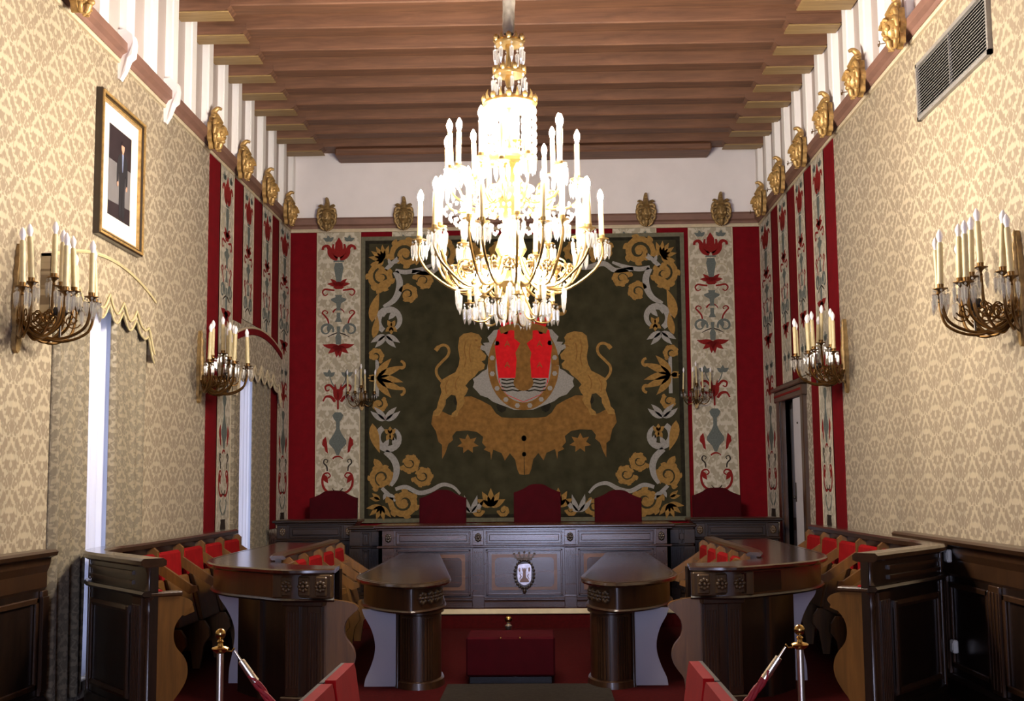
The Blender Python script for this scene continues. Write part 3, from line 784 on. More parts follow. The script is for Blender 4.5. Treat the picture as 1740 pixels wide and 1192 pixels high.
for y, lb in zip(MASK_L, lw):
    if lb: mask(lb, (XL + 0.085, y, 5.1), PI / 2, hook=False)
    else:
        far = y > 10.6
        t = tag(MB().prism([(0, 4.84), (0.02, 4.83), (0.06, 4.9), (0.085, 5.0), (0.12, 5.03), (0.13, 5.14), (0.12, 5.2), (0.07, 5.24), (0, 5.24)], lambda a, b, h: (XL + 0.002 + a, y + h * (1 if b > 4.95 else 0.55), b), -0.06, 0.06)
                .build('wall_mounted_bracket', 'plaster', smooth=40), 'bare white bracket on the left rail, ' + ('farther of two, beyond the portrait' if far else 'nearer of two, before the portrait'), 'bracket', 'bare white brackets on the left rail')
rw = ['gilded mask on the right wall rail nearest the tapestry corner', 'gilded mask on the right wall rail, second from the far corner', 'gilded mask on the right wall rail, third from the far corner', 'gilded mask on the right wall rail above the outermost red strip',
      'gilded mask with a ring on the right wall rail, second nearest the grille', 'gilded mask with a ring on the right wall rail, beside the ventilation grille']
for y, lb in zip(MASK_R, rw): mask(lb, (XR - 0.085, y, 5.1), -PI / 2)
for px, lb in ((557, 'dull gold mask on the far wall rail, leftmost above the tapestry wall'), (687, 'dull gold mask on the far wall rail above the tapestry, left of the chandelier'),
               (1097, 'dull gold mask on the far wall rail above the tapestry, right of the chandelier'), (1224, 'dull gold mask on the far wall rail, rightmost above the tapestry wall')):
    p = at_y(px, 364, YB - 0.1); mask(lb, (p.x, YB - 0.105, 5.14), 0, hook=False, old=True)

# ------------------------------------------------------------------ ventilation grille
t = thing('wall_vent', 'grey louvred ventilation grille high on the right wall', 'vent grille', (XR - 0.001, 8.63, 4.525), -PI / 2)
w, h = 0.77, 0.225
m = MB()
for a0, a1, b0, b1 in ((-w, w, -h, -h + 0.03), (-w, w, h - 0.03, h), (-w, -w + 0.03, -h, h), (w - 0.03, w, -h, h)): m.box(a0, a1, -0.03, 0, b0, b1)
m.build('frame', 'vent_grey', t, smooth=0)
MB().box(-w + 0.02, w - 0.02, -0.004, -0.001, -h + 0.02, h - 0.02).build('dark_duct', 'vent_dark', t, smooth=0)
m = MB()
for i in range(17):
    z = -h + 0.045 + i * 0.0225
    m.prism([(-0.026, z - 0.004), (-0.024, z - 0.007), (-0.006, z + 0.006), (-0.008, z + 0.009)], lambda a, b, q: (q, a, b), -w + 0.02, w - 0.02)
m.box(-0.004, 0.004, -0.027, -0.005, -h + 0.03, h - 0.03)
m.build('louvres', 'vent_grey', t, smooth=0)

# ------------------------------------------------------------------ framed portrait on the left wall (local: x along wall, faces -Y)
t = thing('framed_portrait', 'framed full-length portrait of a person in a dark suit on the left wall', 'framed picture', (XL + 0.001, 9.7, 4.045), PI / 2)
W, H = 0.515, 0.575
t.rotation_euler = (math.radians(0), 0, PI / 2)
FP = lambda a, b, q: (a, -q, b)
def frame_ring(m, w, h, w2, h2, q0, q1):
    for pts in ([(-w, -h), (w, -h), (w2, -h2), (-w2, -h2)], [(w, -h), (w, h), (w2, h2), (w2, -h2)], [(w, h), (-w, h), (-w2, h2), (w2, h2)], [(-w, h), (-w, -h), (-w2, -h2), (-w2, h2)]):
        m.prism(pts, FP, q0, q1)
m = MB(); frame_ring(m, W, H, W - 0.045, H - 0.045, 0, 0.05); fr = m.build('outer_frame', 'wood_dark', t, smooth=0)
m = MB(); frame_ring(m, W - 0.012, H - 0.012, W - 0.03, H - 0.03, 0.045, 0.062); m.build('gold_bead', 'gilt', fr, smooth=0)
m = MB(); frame_ring(m, W - 0.045, H - 0.045, W - 0.065, H - 0.065, 0, 0.035); m.build('gold_slip', 'gilt', t, smooth=0)
MB().box(-W + 0.06, W - 0.06, -0.012, -0.001, -H + 0.06, H - 0.06).build('mount_card', 'mat_white', t, smooth=0)
pic = MB().box(-0.245, 0.265, -0.016, -0.011, -0.36, 0.37).build('photo_ground', 'photo_grey', t, smooth=0)
m = MB(); m.box(-0.245, 0.265, -0.018, -0.015, 0.09, 0.37); m.prism([(-0.245, -0.36), (0.265, -0.36), (0.265, -0.23), (-0.245, -0.25)], FP, 0.015, 0.018); m.build('dark_backdrop', 'photo_dark', pic, smooth=0)
m = MB()
m.prism(cat_rom([(-0.02, 0.175), (0.06, 0.2), (0.14, 0.175), (0.18, 0.1), (0.18, -0.06), (0.15, -0.07), (0.14, 0.03), (0.125, -0.06), (0.125, -0.32), (0.07, -0.32), (0.062, -0.08), (0.052, -0.32), (0.0, -0.32), (-0.005, -0.06), (-0.02, 0.03), (-0.03, -0.06), (-0.06, -0.06), (-0.06, 0.1), (-0.02, 0.175)], 3)[:-1], FP, 0.017, 0.0195)
m.build('suit', 'cloth_black', pic, smooth=0)
m = MB(); m.prism([(0.06 + 0.034 * math.cos(q * PI / 8), 0.25 + 0.048 * math.sin(q * PI / 8)) for q in range(16)], FP, 0.018, 0.021); m.box(0.045, 0.075, -0.0205, -0.018, 0.19, 0.22)
for x in (-0.045, 0.165): m.prism([(x + 0.016 * math.cos(q * PI / 4), -0.075 + 0.022 * math.sin(q * PI / 4)) for q in range(8)], FP, 0.018, 0.021)
m.build('face_and_hands', 'skin', pic, smooth=0)
m = MB(); m.prism(arc(0.06, 0.262, 0.04, 0, 180, 10) + [(0.03, 0.27), (0.09, 0.27)][::1][:0], FP, 0.0195, 0.0222); m.build('hair', 'photo_dark', pic, smooth=0)
m = MB(); m.prism([(0.04, 0.19), (0.08, 0.19), (0.066, 0.06), (0.06, 0.04), (0.054, 0.06)], FP, 0.0192, 0.0212); m.build('shirt_front', 'cloth_blue', pic, smooth=0)

# ------------------------------------------------------------------ crystals, candles
def drop_mesh(name, L=0.12, r=0.011):
    m = MB(); m.lathe([(0.0, 0), (r * 0.55, -0.008), (r * 0.55, -0.014), (0.001, -0.021)], n=6)
    m.lathe([(0.001, -0.024), (r, -0.036), (r * 0.8, -L * 0.75), (0.0005, -L)], n=6)
    return m.mesh(name, 'crystal', 0)
DROP = drop_mesh('crystal_drop', 0.13, 0.013)
DROP_S = drop_mesh('crystal_drop_short', 0.10, 0.011)
def candle_meshes(L, rad, wax, bulb, br=0.0145, bl=0.075):
    c = MB(); c.lathe([(rad, 0), (rad, 0.006), (rad * 0.86, 0.02), (rad * 0.86, L - 0.01), (rad * 0.7, L), (0.0, L)], n=10)
    b = MB(); b.lathe([(br * 0.55, L - 0.002), (br * 0.6, L + 0.01), (br, L + bl * 0.42), (br * 0.9, L + bl * 0.62), (br * 0.42, L + bl * 0.88), (0.0006, L + bl)], n=10)
    return c.mesh('candle', wax, 40), b.mesh('bulb', bulb, 60)
def pan_mesh(mat, r=0.045):
    p = MB(); p.lathe([(0.004, -0.055), (0.012, -0.045), (0.007, -0.03), (0.012, -0.018), (r * 0.6, -0.006), (r, 0.0), (r, 0.004), (r * 0.5, 0.002), (0.019, 0.006), (0.021, 0.03), (0.017, 0.032), (0.0, 0.03)], n=14)
    return p.mesh('drip_pan', mat, 40)

# ------------------------------------------------------------------ wall sconces (local: wall plane y = 0, arms reach -Y)
def sconce_proto(big=True):
    parts = []
    mt = 'bronze'
    R1 = 0.5 if big else 0.2
    zc = 0.0                                       # outer candle cups
    pl = MB()
    prof = [(0, -0.36), (0.03, -0.34), (0.05, -0.27), (0.035, -0.2), (0.055, -0.1), (0.06, 0.02), (0.04, 0.1), (0.05, 0.16), (0.028, 0.22), (0.034, 0.26), (0.018, 0.29), (0.022, 0.31), (0, 0.36)]
    k = 1.0 if big else 0.62
    out = [(a * k, b * k) for a, b in prof] + [(-a * k, b * k) for a, b in prof[::-1]][1:-1]
    pl.prism(out, FP, 0.001, 0.03)
    pl.lathe([(0.0, -0.27 * k), (0.03 * k, -0.24 * k), (0.022 * k, -0.1 * k), (0.032 * k, 0.05 * k), (0.016 * k, 0.2 * k), (0.024 * k, 0.25 * k), (0.008 * k, 0.3 * k), (0.014 * k, 0.33 * k), (0, 0.37 * k)], (0, -0.035, 0), n=10)
    parts.append(('wall_plate', pl.mesh('wall_plate', 'gilt_old', 40), None))
    cups = []
    if big:
        for a in (-62, -31, 0, 31, 62): cups.append((R1, a, 0.0))
        for a in (-52, -17, 17, 52): cups.append((0.36, a, 0.055))
        cups.append((0.25, 0, 0.13))
    else:
        for a in (-62, -20, 20, 62): cups.append((R1, a, 0.0))
        cups.append((0.1, 0, 0.08))
    arms = []
    for (R, a, z) in cups:
        q = math.radians(a); dx, dy = math.sin(q), -math.cos(q)
        am = MB()
        pts = cat_rom([(0, -0.03, -0.12 * k), (dx * R * 0.25, -0.03 + dy * R * 0.25, -0.23 * k), (dx * R * 0.6, dy * R * 0.6, -0.27 * k), (dx * R * 0.9, dy * R * 0.92, -0.2 * k + z * 0.4), (dx * R, dy * R, z - 0.05)], 5)
        am.tube(pts, 0.010 if big else 0.006, 6)
        # scrolls under the arm
        for (rr, zz, s0, r0, tn) in ((0.45, -0.14 * k, 200, 0.07 * k, 1.4), (0.72, -0.13 * k, -20, 0.055 * k, -1.3)):
            sp = spiral(0, 0, r0, r0 * 0.15, s0, tn, 16)
            am.tube([(dx * (R * rr + u), dy * (R * rr + u), zz + v) for u, v in sp], 0.005 if big else 0.0035, 5)
        arms.append(('arm', am.mesh('arm', mt, 50), None))
    if big:
        am = MB()       # leaf boss where the arms meet
        am.ball((0, -0.3, -0.1), 0.03, 0.03, 0.04, 8, 6)
        for i in range(6):
            q = i * PI / 3; am.ball((0.03 * math.cos(q), -0.3 + 0.03 * math.sin(q), -0.09), 0.018, 0.018, 0.03, 6, 5)
        am.tube([(0, -0.3, -0.13), (0, -0.3, -0.26)], 0.008, 6)
        arms.append(('boss', am.mesh('boss', 'dark_metal', 50), None))
    parts += arms
    return parts, cups
def sconce(kind, label, loc, rz, group):
    big = kind == 'big'
    t = thing('wall_sconce', label, 'sconce', loc, rz, group)
    parts, cups = SC[kind]
    for nm, me, _ in parts: link(nm, me, t)
    cm, bm_ = SCC[kind]; pm = SCP[kind]
    for i, (R, a, z) in enumerate(cups):
        q = math.radians(a); x, y = math.sin(q) * R, -math.cos(q) * R
        o = link('drip_pan', pm, t); o.location = (x, y, z)
        c = link('candle', cm, t); c.location = (x, y, z + 0.03); c.rotation_euler = (math.radians(random.uniform(-3, 3)), math.radians(random.uniform(-3, 3)), 0)
        link('bulb', bm_, c)
        for k in range(5 if big else 4):
            p = 2 * PI * k / (5 if big else 4) + 0.3 + i
            r = 0.043 if big else 0.03
            d = link('crystal_drop', DROP if big else DROP_S, t); d.location = (x + r * math.cos(p), y + r * math.sin(p), z - 0.002)
            if not big: d.scale = (0.8, 0.8, 0.8)
    return t
SC = {'big': sconce_proto(True), 'small': sconce_proto(False)}
SCC = {'big': candle_meshes(0.26, 0.021, 'wax_old', 'bulb_off', 0.021, 0.085), 'small': candle_meshes(0.22, 0.013, 'wax_old', 'bulb_off', 0.013, 0.07)}
SCP = {'big': pan_mesh('bronze', 0.045), 'small': pan_mesh('bronze', 0.032)}
SG = 'candle sconces on the side walls'
sconce('big', 'bronze candle sconce on the left wall beside the framed portrait, unlit', (XL, 7.86, 2.77), PI / 2, SG)
sconce('big', 'bronze candle sconce on the left wall by the outermost red strip, unlit', (XL, 12.12, 2.72), PI / 2, SG)
sconce('big', 'bronze candle sconce on the right wall below the ventilation grille, unlit', (XR, 7.58, 2.71), -PI / 2, SG)
sconce('big', 'bronze candle sconce on the right wall beside the doorway strips, unlit', (XR, 11.98, 2.74), -PI / 2, SG)
p = at_y(611, 668, 16.2); sconce('small', 'small candle sconce on the far wall left of the tapestry', (p.x, 16.43, p.z), 0, 'small sconces beside the tapestry')
p = at_y(1186, 664, 16.2); sconce('small', 'small candle sconce on the far wall right of the tapestry', (p.x, 16.43, p.z), 0, 'small sconces beside the tapestry')

# ------------------------------------------------------------------ chandelier
CHX, CHY = -0.21, 8.4
Zc = lambda y: at_y(868, y, CHY).z
ch = thing('chandelier', 'huge tiered crystal chandelier with lit electric candles hanging from the beams', 'chandelier', (CHX, CHY, 0))
m = MB(); prof = [(0.052, ZC - 0.01)]
zz = 5.9
while zz > Zc(58):
    prof.append((0.045 + random.uniform(-0.006, 0.01), zz)); zz -= 0.035
prof += [(0.035, Zc(58)), (0.0, Zc(58))]
m.lathe(prof, n=14, wob=lambda q, z: 1 + 0.12 * math.sin(3 * q + z * 9) + 0.06 * math.sin(7 * q - z * 21)); m.build('cord_sleeve', 'sleeve_fabric', ch, 60)
m = MB(); m.lathe([(0.012, Zc(58)), (0.012, Zc(180))], n=8)
m.lathe([(0.02, Zc(150)), (0.035, Zc(135)), (0.02, Zc(125)), (0.03, Zc(112)), (0.018, Zc(90)), (0.03, Zc(80)), (0.015, Zc(70))], n=10)
m.lathe([(0.0, Zc(505)), (0.06, Zc(495)), (0.13, Zc(482)), (0.09, Zc(470)), (0.05, Zc(455)), (0.075, Zc(440)), (0.11, Zc(425)), (0.085, Zc(405)), (0.05, Zc(390)), (0.065, Zc(360)), (0.12, Zc(340)), (0.14, Zc(325)), (0.09, Zc(310)), (0.055, Zc(295)), (0.05, Zc(200)), (0.02, Zc(180))], n=18)
m.build('stem', 'pale_brass', ch, 40)
drops = []          # (x, y, z, size)
def crown(name, z, r, h, spikes, hang, hn, hr):
    m = MB(); m.lathe([(r * 0.82, z - h), (r, z - h), (r * 1.05, z - h * 0.5), (r, z), (r * 0.86, z + h * 0.3), (r * 0.3, z + h * 1.1), (0.015, z + h * 1.3), (0.015, z + h), (r * 0.3, z + h * 0.8), (r * 0.8, z)], n=20)
    for k in range(spikes):
        a = 2 * PI * k / spikes
        m.tube([(r * math.cos(a), r * math.sin(a), z), (r * 1.06 * math.cos(a), r * 1.06 * math.sin(a), z + h * 0.7), (r * 1.0 * math.cos(a), r * math.sin(a), z + h * 1.4)], [0.014, 0.008, 0.002], 5)
        b = a + PI / spikes
        m.ball((r * 1.02 * math.cos(b), r * 1.02 * math.sin(b), z + 0.012), 0.02, 0.02, 0.026, 6, 5)
    m.build(name, 'pale_brass', ch, 40)
    for k in range(hn):
        a = 2 * PI * k / hn + 0.2; drops.append((hr * math.cos(a), hr * math.sin(a), z - h, 1.2))
crown('crown_ring', Zc(70), 0.1, 0.03, 6, 0, 8, 0.1)
crown('crown_ring', Zc(122), 0.105, 0.03, 8, 0, 8, 0.115)
crown('crown_ring', Zc(174), 0.18, 0.045, 10, 0, 0, 0)
m = MB()                                    # strings of crystal below the third crown
for k in range(30):
    a = 2 * PI * k / 30
    for j in range(7):
        z = Zc(184) - j * 0.056
        m.lathe([(0.001, z), (0.011, z - 0.018), (0.010, z - 0.036), (0.001, z - 0.052)], (0.178 * math.cos(a), 0.178 * math.sin(a), 0), n=5)
m.build('crystal_strings', 'crystal', ch, 0)['kind'] = 'stuff'
m = MB(); m.lathe([(0.17, Zc(278)), (0.186, Zc(276)), (0.19, Zc(272)), (0.184, Zc(268)), (0.17, Zc(270))], n=24)
for k in range(8):
    a = PI * k / 4; m.tube([(0.05 * math.cos(a), 0.05 * math.sin(a), Zc(286)), (0.18 * math.cos(a), 0.18 * math.sin(a), Zc(274))], 0.006, 5)
m.build('lower_hoop', 'pale_brass', ch, 40)
CM_A, BM_A = candle_meshes(0.235, 0.020, 'wax_candle', 'bulb_lit', 0.021, 0.095)
CM_D, BM_D = candle_meshes(0.12, 0.016, 'wax_candle', 'bulb_lit', 0.016, 0.06)
PM_A = pan_mesh('pale_brass', 0.05)
tierA, tierB, tierD, inner = [], [], [], []
for k in range(14):
    tierA.append((0.47 if k % 2 == 0 else 0.36, 2 * PI * (k + 0.3) / 14, Zc(303) + (0.0 if k % 2 == 0 else 0.07)))
for k in range(20):
    tierB.append(((0.63, 0.52)[k % 2], 2 * PI * (k + 0.15) / 20 + (0.06 if k % 2 else 0), Zc(408) + (0.0, 0.055)[k % 2]))
for k in range(12): tierD.append(((0.29, 0.24)[k % 2], 2 * PI * (k + 0.4) / 12, Zc(517) + (0, 0.03)[k % 2]))
for k in range(6): inner.append((0.1, 2 * PI * k / 6, Zc(245)))
def put(tier, cmesh, bmesh_, arm_fn, nd, dr, dz):
    for (r, a, z) in tier:
        x, y = r * math.cos(a), r * math.sin(a)
        if arm_fn:
            am = MB(); arm_fn(am, math.cos(a), math.sin(a), r, z); am.build('arm', 'pale_brass', ch, 50)
        p = link('drip_pan', PM_A, ch); p.location = (x, y, z)
        if dr < 0.04: p.scale = (0.7, 0.7, 0.8)
        c = link('candle', cmesh, ch); c.location = (x, y, z + 0.025); c.rotation_euler = (random.uniform(-.035, .035), random.uniform(-.035, .035), 0)
        link('bulb', bmesh_, c)
        for k in range(nd):
            q = 2 * PI * k / nd + a; drops.append((x + dr * math.cos(q), y + dr * math.sin(q), z - 0.004, dz))
def armA(m, cx, cy, r, z):
    z0 = Zc(318)
    pts = cat_rom([(0.06, z0), (0.16, z0 - 0.13), (r * 0.75, z0 - 0.15), (r * 0.98, z - 0.16), (r, z - 0.04)], 5)
    m.tube([(cx * u, cy * u, v) for u, v in pts], 0.008, 6)
    m.tube([(cx * u, cy * u, v) for u, v in spiral(r * 0.62, z0 - 0.07, 0.07, 0.012, -90, 1.3, 14)], 0.005, 5)
def armB(m, cx, cy, r, z):
    z0 = Zc(440)
    pts = cat_rom([(0.09, z0), (0.18, z0 - 0.16), (0.36, z0 - 0.22), (r * 0.88, z0 - 0.1), (r, z - 0.12), (r, z - 0.04)], 5)
    m.tube([(cx * u, cy * u, v) for u, v in pts], 0.010, 6)
    m.tube([(cx * u, cy * u, v) for u, v in spiral(r * 0.6, z0 - 0.1, 0.085, 0.014, -90, 1.4, 16)], 0.006, 5)
    m.ball((cx * r * 0.6, cy * r * 0.6, z0 - 0.1), 0.03, 0.03, 0.03, 6, 5)
def armD(m, cx, cy, r, z):
    pts = cat_rom([(0.08, Zc(490)), (0.15, z - 0.1), (r * 0.9, z - 0.12), (r, z - 0.04)], 4)
    m.tube([(cx * u, cy * u, v) for u, v in pts], 0.007, 5)
put(tierA, CM_A, BM_A, armA, 6, 0.047, 1.0)
put(tierB, CM_A, BM_A, armB, 6, 0.047, 1.05)
put(tierD, CM_D, BM_D, armD, 4, 0.034, 1.1)
put(inner, CM_D, BM_D, None, 0, 0.03, 1)
for k in range(10):                          # long pendants under the arms
    a = 2 * PI * (k + 0.5) / 10; drops.append((0.38 * math.cos(a), 0.38 * math.sin(a), Zc(486), 1.4))
for k in range(9):
    a = 2 * PI * k / 9; drops.append((0.11 * math.cos(a), 0.11 * math.sin(a), Zc(505), 1.5))
drops.sort(key=lambda d: d[1] - 0.6 * (d[3] - 1))
for (x, y, z, s_) in drops[:96]:
    d = link('crystal_drop', DROP, ch); d.location = (x, y, z); d.scale = (s_, s_, s_)
m = MB()
dv = [tuple(v.co) for v in DROP.vertices]; df = [tuple(p.vertices) for p in DROP.polygons]
for (x, y, z, s_) in drops[96:]: m.add([(x + a * s_, y + b * s_, z + c * s_) for a, b, c in dv], df)
m.build('crystal_drops', 'crystal', ch, 0)['kind'] = 'stuff'
m = MB()                                     # rosettes on the lower arms
for k in range(10):
    a = 2 * PI * (k + 0.5) / 10; c = Vector((0.42 * math.cos(a), 0.42 * math.sin(a), Zc(466)))
    rad = Vector((math.cos(a), math.sin(a), 0)); tg = Vector((-math.sin(a), math.cos(a), 0))
    for j in range(8):
        q = j * PI / 4; p = c + tg * (0.034 * math.cos(q)) + Vector((0, 0, 0.034 * math.sin(q))); m.ball(p, 0.014, 0.014, 0.014, 6, 5)
    m.ball(c + rad * 0.01, 0.016, 0.016, 0.016, 6, 5)
m.build('rosettes', 'pale_brass', ch, 50)
m = MB()
for k in range(36):                          # festoons of small beads linking the tiers
    a = 2 * PI * k / 36
    for j in range(9):
        t_ = j / 8; r = 0.16 + 0.3 * t_; z = Zc(322) - 0.10 * math.sin(PI * t_) * 1.6 - 0.16 * t_
        m.ball((r * math.cos(a), r * math.sin(a), z), 0.012, 0.012, 0.016, 5, 4)
m.build('bead_festoons', 'crystal', ch, 0)['kind'] = 'stuff'

# ------------------------------------------------------------------ windows with sheers, drapes and valances on the left wall
def wavy(y0, y1, x0, amp, nw, ph, seg=60, flare=0.0):
    return lambda t: (x0 + amp * math.sin(2 * PI * nw * t + ph) + 0.25 * amp * math.sin(2 * PI * nw * 2.3 * t + ph * 2), y0 + (y1 - y0) * t)
def drape(name, mat, y0, y1, x0, amp, nw, ztop, zbot, label, group, y0b=None, y1b=None, th=0.012, cat='curtain', edge=True):
    y0b = y0 if y0b is None else y0b; y1b = y1 if y1b is None else y1b
    n = 72; rows = 8; m = MB(); vs = []; fs = []
    for side in (0, 1):
        for r in range(rows + 1):
            f = r / rows; z = ztop + (zbot - ztop) * f
            A = y0 + (y0b - y0) * f; B = y1 + (y1b - y1) * f
            for i in range(n + 1):
                t = i / n
                x = x0 + amp * ((0.3 + 0.8 * f) if edge else 1) * math.sin(2 * PI * nw * t + 0.5 * math.sin(3 * f)) + 0.25 * amp * math.sin(2 * PI * nw * 2.3 * t + 1.0 + f)
                e = min(1.0, min(t, 1 - t) / 0.06); e = e * e * (3 - 2 * e); xe = XL + 0.016 if edge else x0
                x = xe + (x - xe) * e
                vs.append((x - side * th, A + (B - A) * t, z))
    k = n + 1; o = (rows + 1) * k
    for r in range(rows):
        for i in range(n):
            a = r * k + i
            fs.append((a, a + 1, a + k + 1, a + k)); fs.append((o + a, o + a + k, o + a + k + 1, o + a + 1))
    for r in range(rows):
        for e in (0, n): a = r * k + e; fs.append((a, a + k, o + a + k, o + a))
    for i in range(n):
        for e in (0, rows): a = e * k + i; fs.append((a, a + 1, o + a + 1, o + a))
    m.add(vs, fs)
    return tag(m.build(name, mat, smooth=70), label, cat, group)
def window(n, opening, label):
    y0, y1, z0, z1 = opening
    m = MB(); x0, x1 = XL - 0.26, XL - 0.2
    for a, b, c, d in ((y0, y0 + 0.07, z0, z1), (y1 - 0.07, y1, z0, z1), (y0, y1, z0, z0 + 0.1), (y0, y1, z1 - 0.08, z1), ((y0 + y1) / 2 - 0.05, (y0 + y1) / 2 + 0.05, z0, z1)): m.box(x0, x1, a, b, c, d, 0.008)
    for k in (1, 2, 3):
        z = z0 + (z1 - z0) * k / 4; m.box(x0 + 0.015, x1 - 0.015, y0 + 0.05, y1 - 0.05, z - 0.015, z + 0.015)
    o = struct(m.build('window_%d' % n, 'white_paint', smooth=0)); o['label'] = label
    MB().box(x0 + 0.027, x0 + 0.033, y0 + 0.05, y1 - 0.05, z0 + 0.05, z1 - 0.05).build('pane', 'pane_glass', o, smooth=0)
    return o
window(1, WIN[0], 'white window behind the nearer sheer curtain'); window(2, WIN[1], 'white window behind the farther sheer curtain')
drape('sheer_curtain', 'sheer_cloth', 8.96, 9.97, XL - 0.05, 0.02, 8, 2.93, 0.14, 'white sheer curtain in the nearer window, by the near left bench', 'sheer curtains', None, None, 0.006, edge=False)
drape('sheer_curtain', 'sheer_cloth', 13.63, 14.82, XL - 0.05, 0.02, 9, 2.93, 0.14, 'white sheer curtain in the farther window, by the red strips', 'sheer curtains', None, None, 0.006, edge=False)
DG = 'patterned drapes at the left wall windows'
drape('curtain_drape', 'curtain_cloth', 8.48, 9.13, XL + 0.042, 0.026, 3.1, 3.0, 0.06, 'beige patterned drape on the near side of the nearer window, behind the sconce', DG)
drape('curtain_drape', 'curtain_cloth', 9.63, 10.43, XL + 0.042, 0.026, 3.7, 3.0, 0.06, 'beige patterned drape on the far side of the nearer window, behind the bench', DG)
drape('curtain_drape', 'curtain_cloth', 13.44, 13.74, XL + 0.032, 0.014, 1.6, 2.95, 0.06, 'beige patterned drape on the near side of the farther window', DG)
drape('curtain_drape', 'curtain_cloth', 14.4, 15.3, XL + 0.032, 0.014, 4.2, 3.0, 0.06, 'beige patterned drape on the far side of the farther window, by the corner strip', DG)
def valance(y0, y1, zs, rise, zb, label, pipe, nsc=3.5, dp=0.1):
    N = 64; top, bot = [], []
    for i in range(N + 1):
        t = i / N; y = y0 + (y1 - y0) * t
        top.append((y, zs + rise * (1 - (2 * t - 1) ** 2)))
        e = abs(2 * t - 1)
        bot.append((y, zb + 0.06 - 0.12 * abs(math.sin(PI * nsc * (t - 0.5) * 2)) - 0.17 * max(0, e - 0.72) / 0.28 + 0.06 * (1 - e)))
    x0, x1 = XL + (0.022 if dp < 0.07 else 0.001), XL + dp
    t_ = thing('curtain_valance', label, 'valance', (0, (y0 + y1) / 2, 0), 0, 'arched valances over the windows')
    P = lambda a, b, h: (x1 - h + 0.004 * math.sin(a * 18) * (1 if b < zs - 0.2 else 0), a - (y0 + y1) / 2, b)
    m = MB()
    for i in range(N): m.prism([top[i], top[i + 1], bot[i + 1], bot[i]], P, 0.0, 0.008)
    v = m.build('pelmet_cloth', 'damask_side', t_, smooth=0)
    m = MB(); 
    for i in range(N): m.prism([top[i], top[i + 1], (top[i + 1][0], top[i + 1][1] - 0.02), (top[i][0], top[i][1] - 0.02)], lambda a, b, h: (x0 + h, a - (y0 + y1) / 2, b), 0, x1 - x0 - 0.004)
    m.prism([top[0], (y0 + 0.015, zs), (y0 + 0.015, zb - 0.1), bot[0]], lambda a, b, h: (x0 + h, a - (y0 + y1) / 2, b), 0, x1 - x0 - 0.004)
    m.prism([top[-1], (y1 - 0.015, zs), (y1 - 0.015, zb - 0.1), bot[-1]], lambda a, b, h: (x0 + h, a - (y0 + y1) / 2, b), 0, x1 - x0 - 0.004)
    m.build('pelmet_box', 'damask_side', t_, smooth=0)
    c = lambda y: y - (y0 + y1) / 2
    m = MB(); m.tube([(x1 + 0.005, c(a), b - 0.01) for a, b in top], 0.014, 6)
    m.tube([(x1 + 0.008, c(a), b + 0.075) for a, b in bot], 0.010, 6); m.tube([(x1 + 0.004, c(a), b) for a, b in bot], 0.009, 6)
    m.build('piping', pipe, t_, 50)
    return t_
valance(8.25, 10.5, 3.14, 0.17, 2.83, 'arched damask valance over the nearer window, below the framed portrait', 'wax_old', dp=0.075)
vv = valance(13.42, 15.72, 3.24, 0.15, 2.76, 'arched damask valance with a red band over the farther window', 'cornice_pale', dp=0.065)
m = MB()
yc = 14.57
for r0, mt, nm in ((0.0, 'red_velvet', 'red_band'),):
    pts = [(13.43 + 2.28 * i / 40 - yc, 3.25 + 0.15 * (1 - (2 * i / 40 - 1) ** 2)) for i in range(41)]
    for i in range(40): m.prism([pts[i], pts[i + 1], (pts[i + 1][0], pts[i + 1][1] - 0.07), (pts[i][0], pts[i][1] - 0.07)], lambda a, b, h: (XL + 0.067 + h, a, b - 0.03), 0.0, 0.012)
    m.build(nm, mt, vv, smooth=0)

# ------------------------------------------------------------------ doorway in the right wall
y0, y1, z0, z1 = DOOR
m = MB()
m.box(XR - 0.05, XR + 0.3, y0 - 0.14, y0, 0, z1 + 0.13, 0.01); m.box(XR - 0.05, XR + 0.3, y1, y1 + 0.32, 0, z1 + 0.13, 0.01); m.box(XR - 0.065, XR - 0.05, y1 + 0.07, y1 + 0.25, 0, z1 + 0.1, 0.006)
m.box(XR - 0.07, XR + 0.3, y0 - 0.18, y1 + 0.36, z1, z1 + 0.13, 0.01); m.box(XR - 0.1, XR, y0 - 0.24, y1 + 0.42, z1 + 0.13, z1 + 0.18, 0.012)
d = struct(m.build('door_1', 'wood_mid', smooth=0)); d['label'] = 'dark wooden door frame in the right wall near the far corner'
m = MB(); m.box(XR - 0.075, XR - 0.04, y0 - 0.15, y1 + 0.33, z1 + 0.055, z1 + 0.09, 0.008); m.build('red_lintel_band', 'motif_red', d, smooth=0)
lf = MB().box(XR - 0.045, XR - 0.005, y0 + 0.01, y0 + 0.42, 0.02, z1 - 0.01, 0.006).build('white_door_leaf', 'white_paint', d, smooth=0)
m = MB(); m.box(XR - 0.052, XR - 0.044, y0 + 0.35, y0 + 0.41, 1.3, 1.52, 0.003); m.ball((XR - 0.065, y0 + 0.38, 1.35), 0.018); m.ball((XR - 0.05, y0 + 0.16, 2.2), 0.012); m.build('door_lock', 'dark_metal', lf, 40)
m = MB(); m.box(XR + 0.05, XR + 0.09, y0 + 0.43, y1 - 0.005, 0.005, z1 - 0.01, 0.006)
for za, zb in ((0.2, 0.95), (1.1, 2.4)): m.box(XR + 0.035, XR + 0.05, y0 + 0.55, y1 - 0.1, za, zb, 0.01)
m.build('dark_door_leaf', 'wood_dark', d, smooth=0)
struct(MB().box(XR + 0.3, XR + 0.34, y0 - 0.4, y1 + 0.4, 0, z1 + 0.3).build('wall_lobby', 'wood_dark', smooth=0))
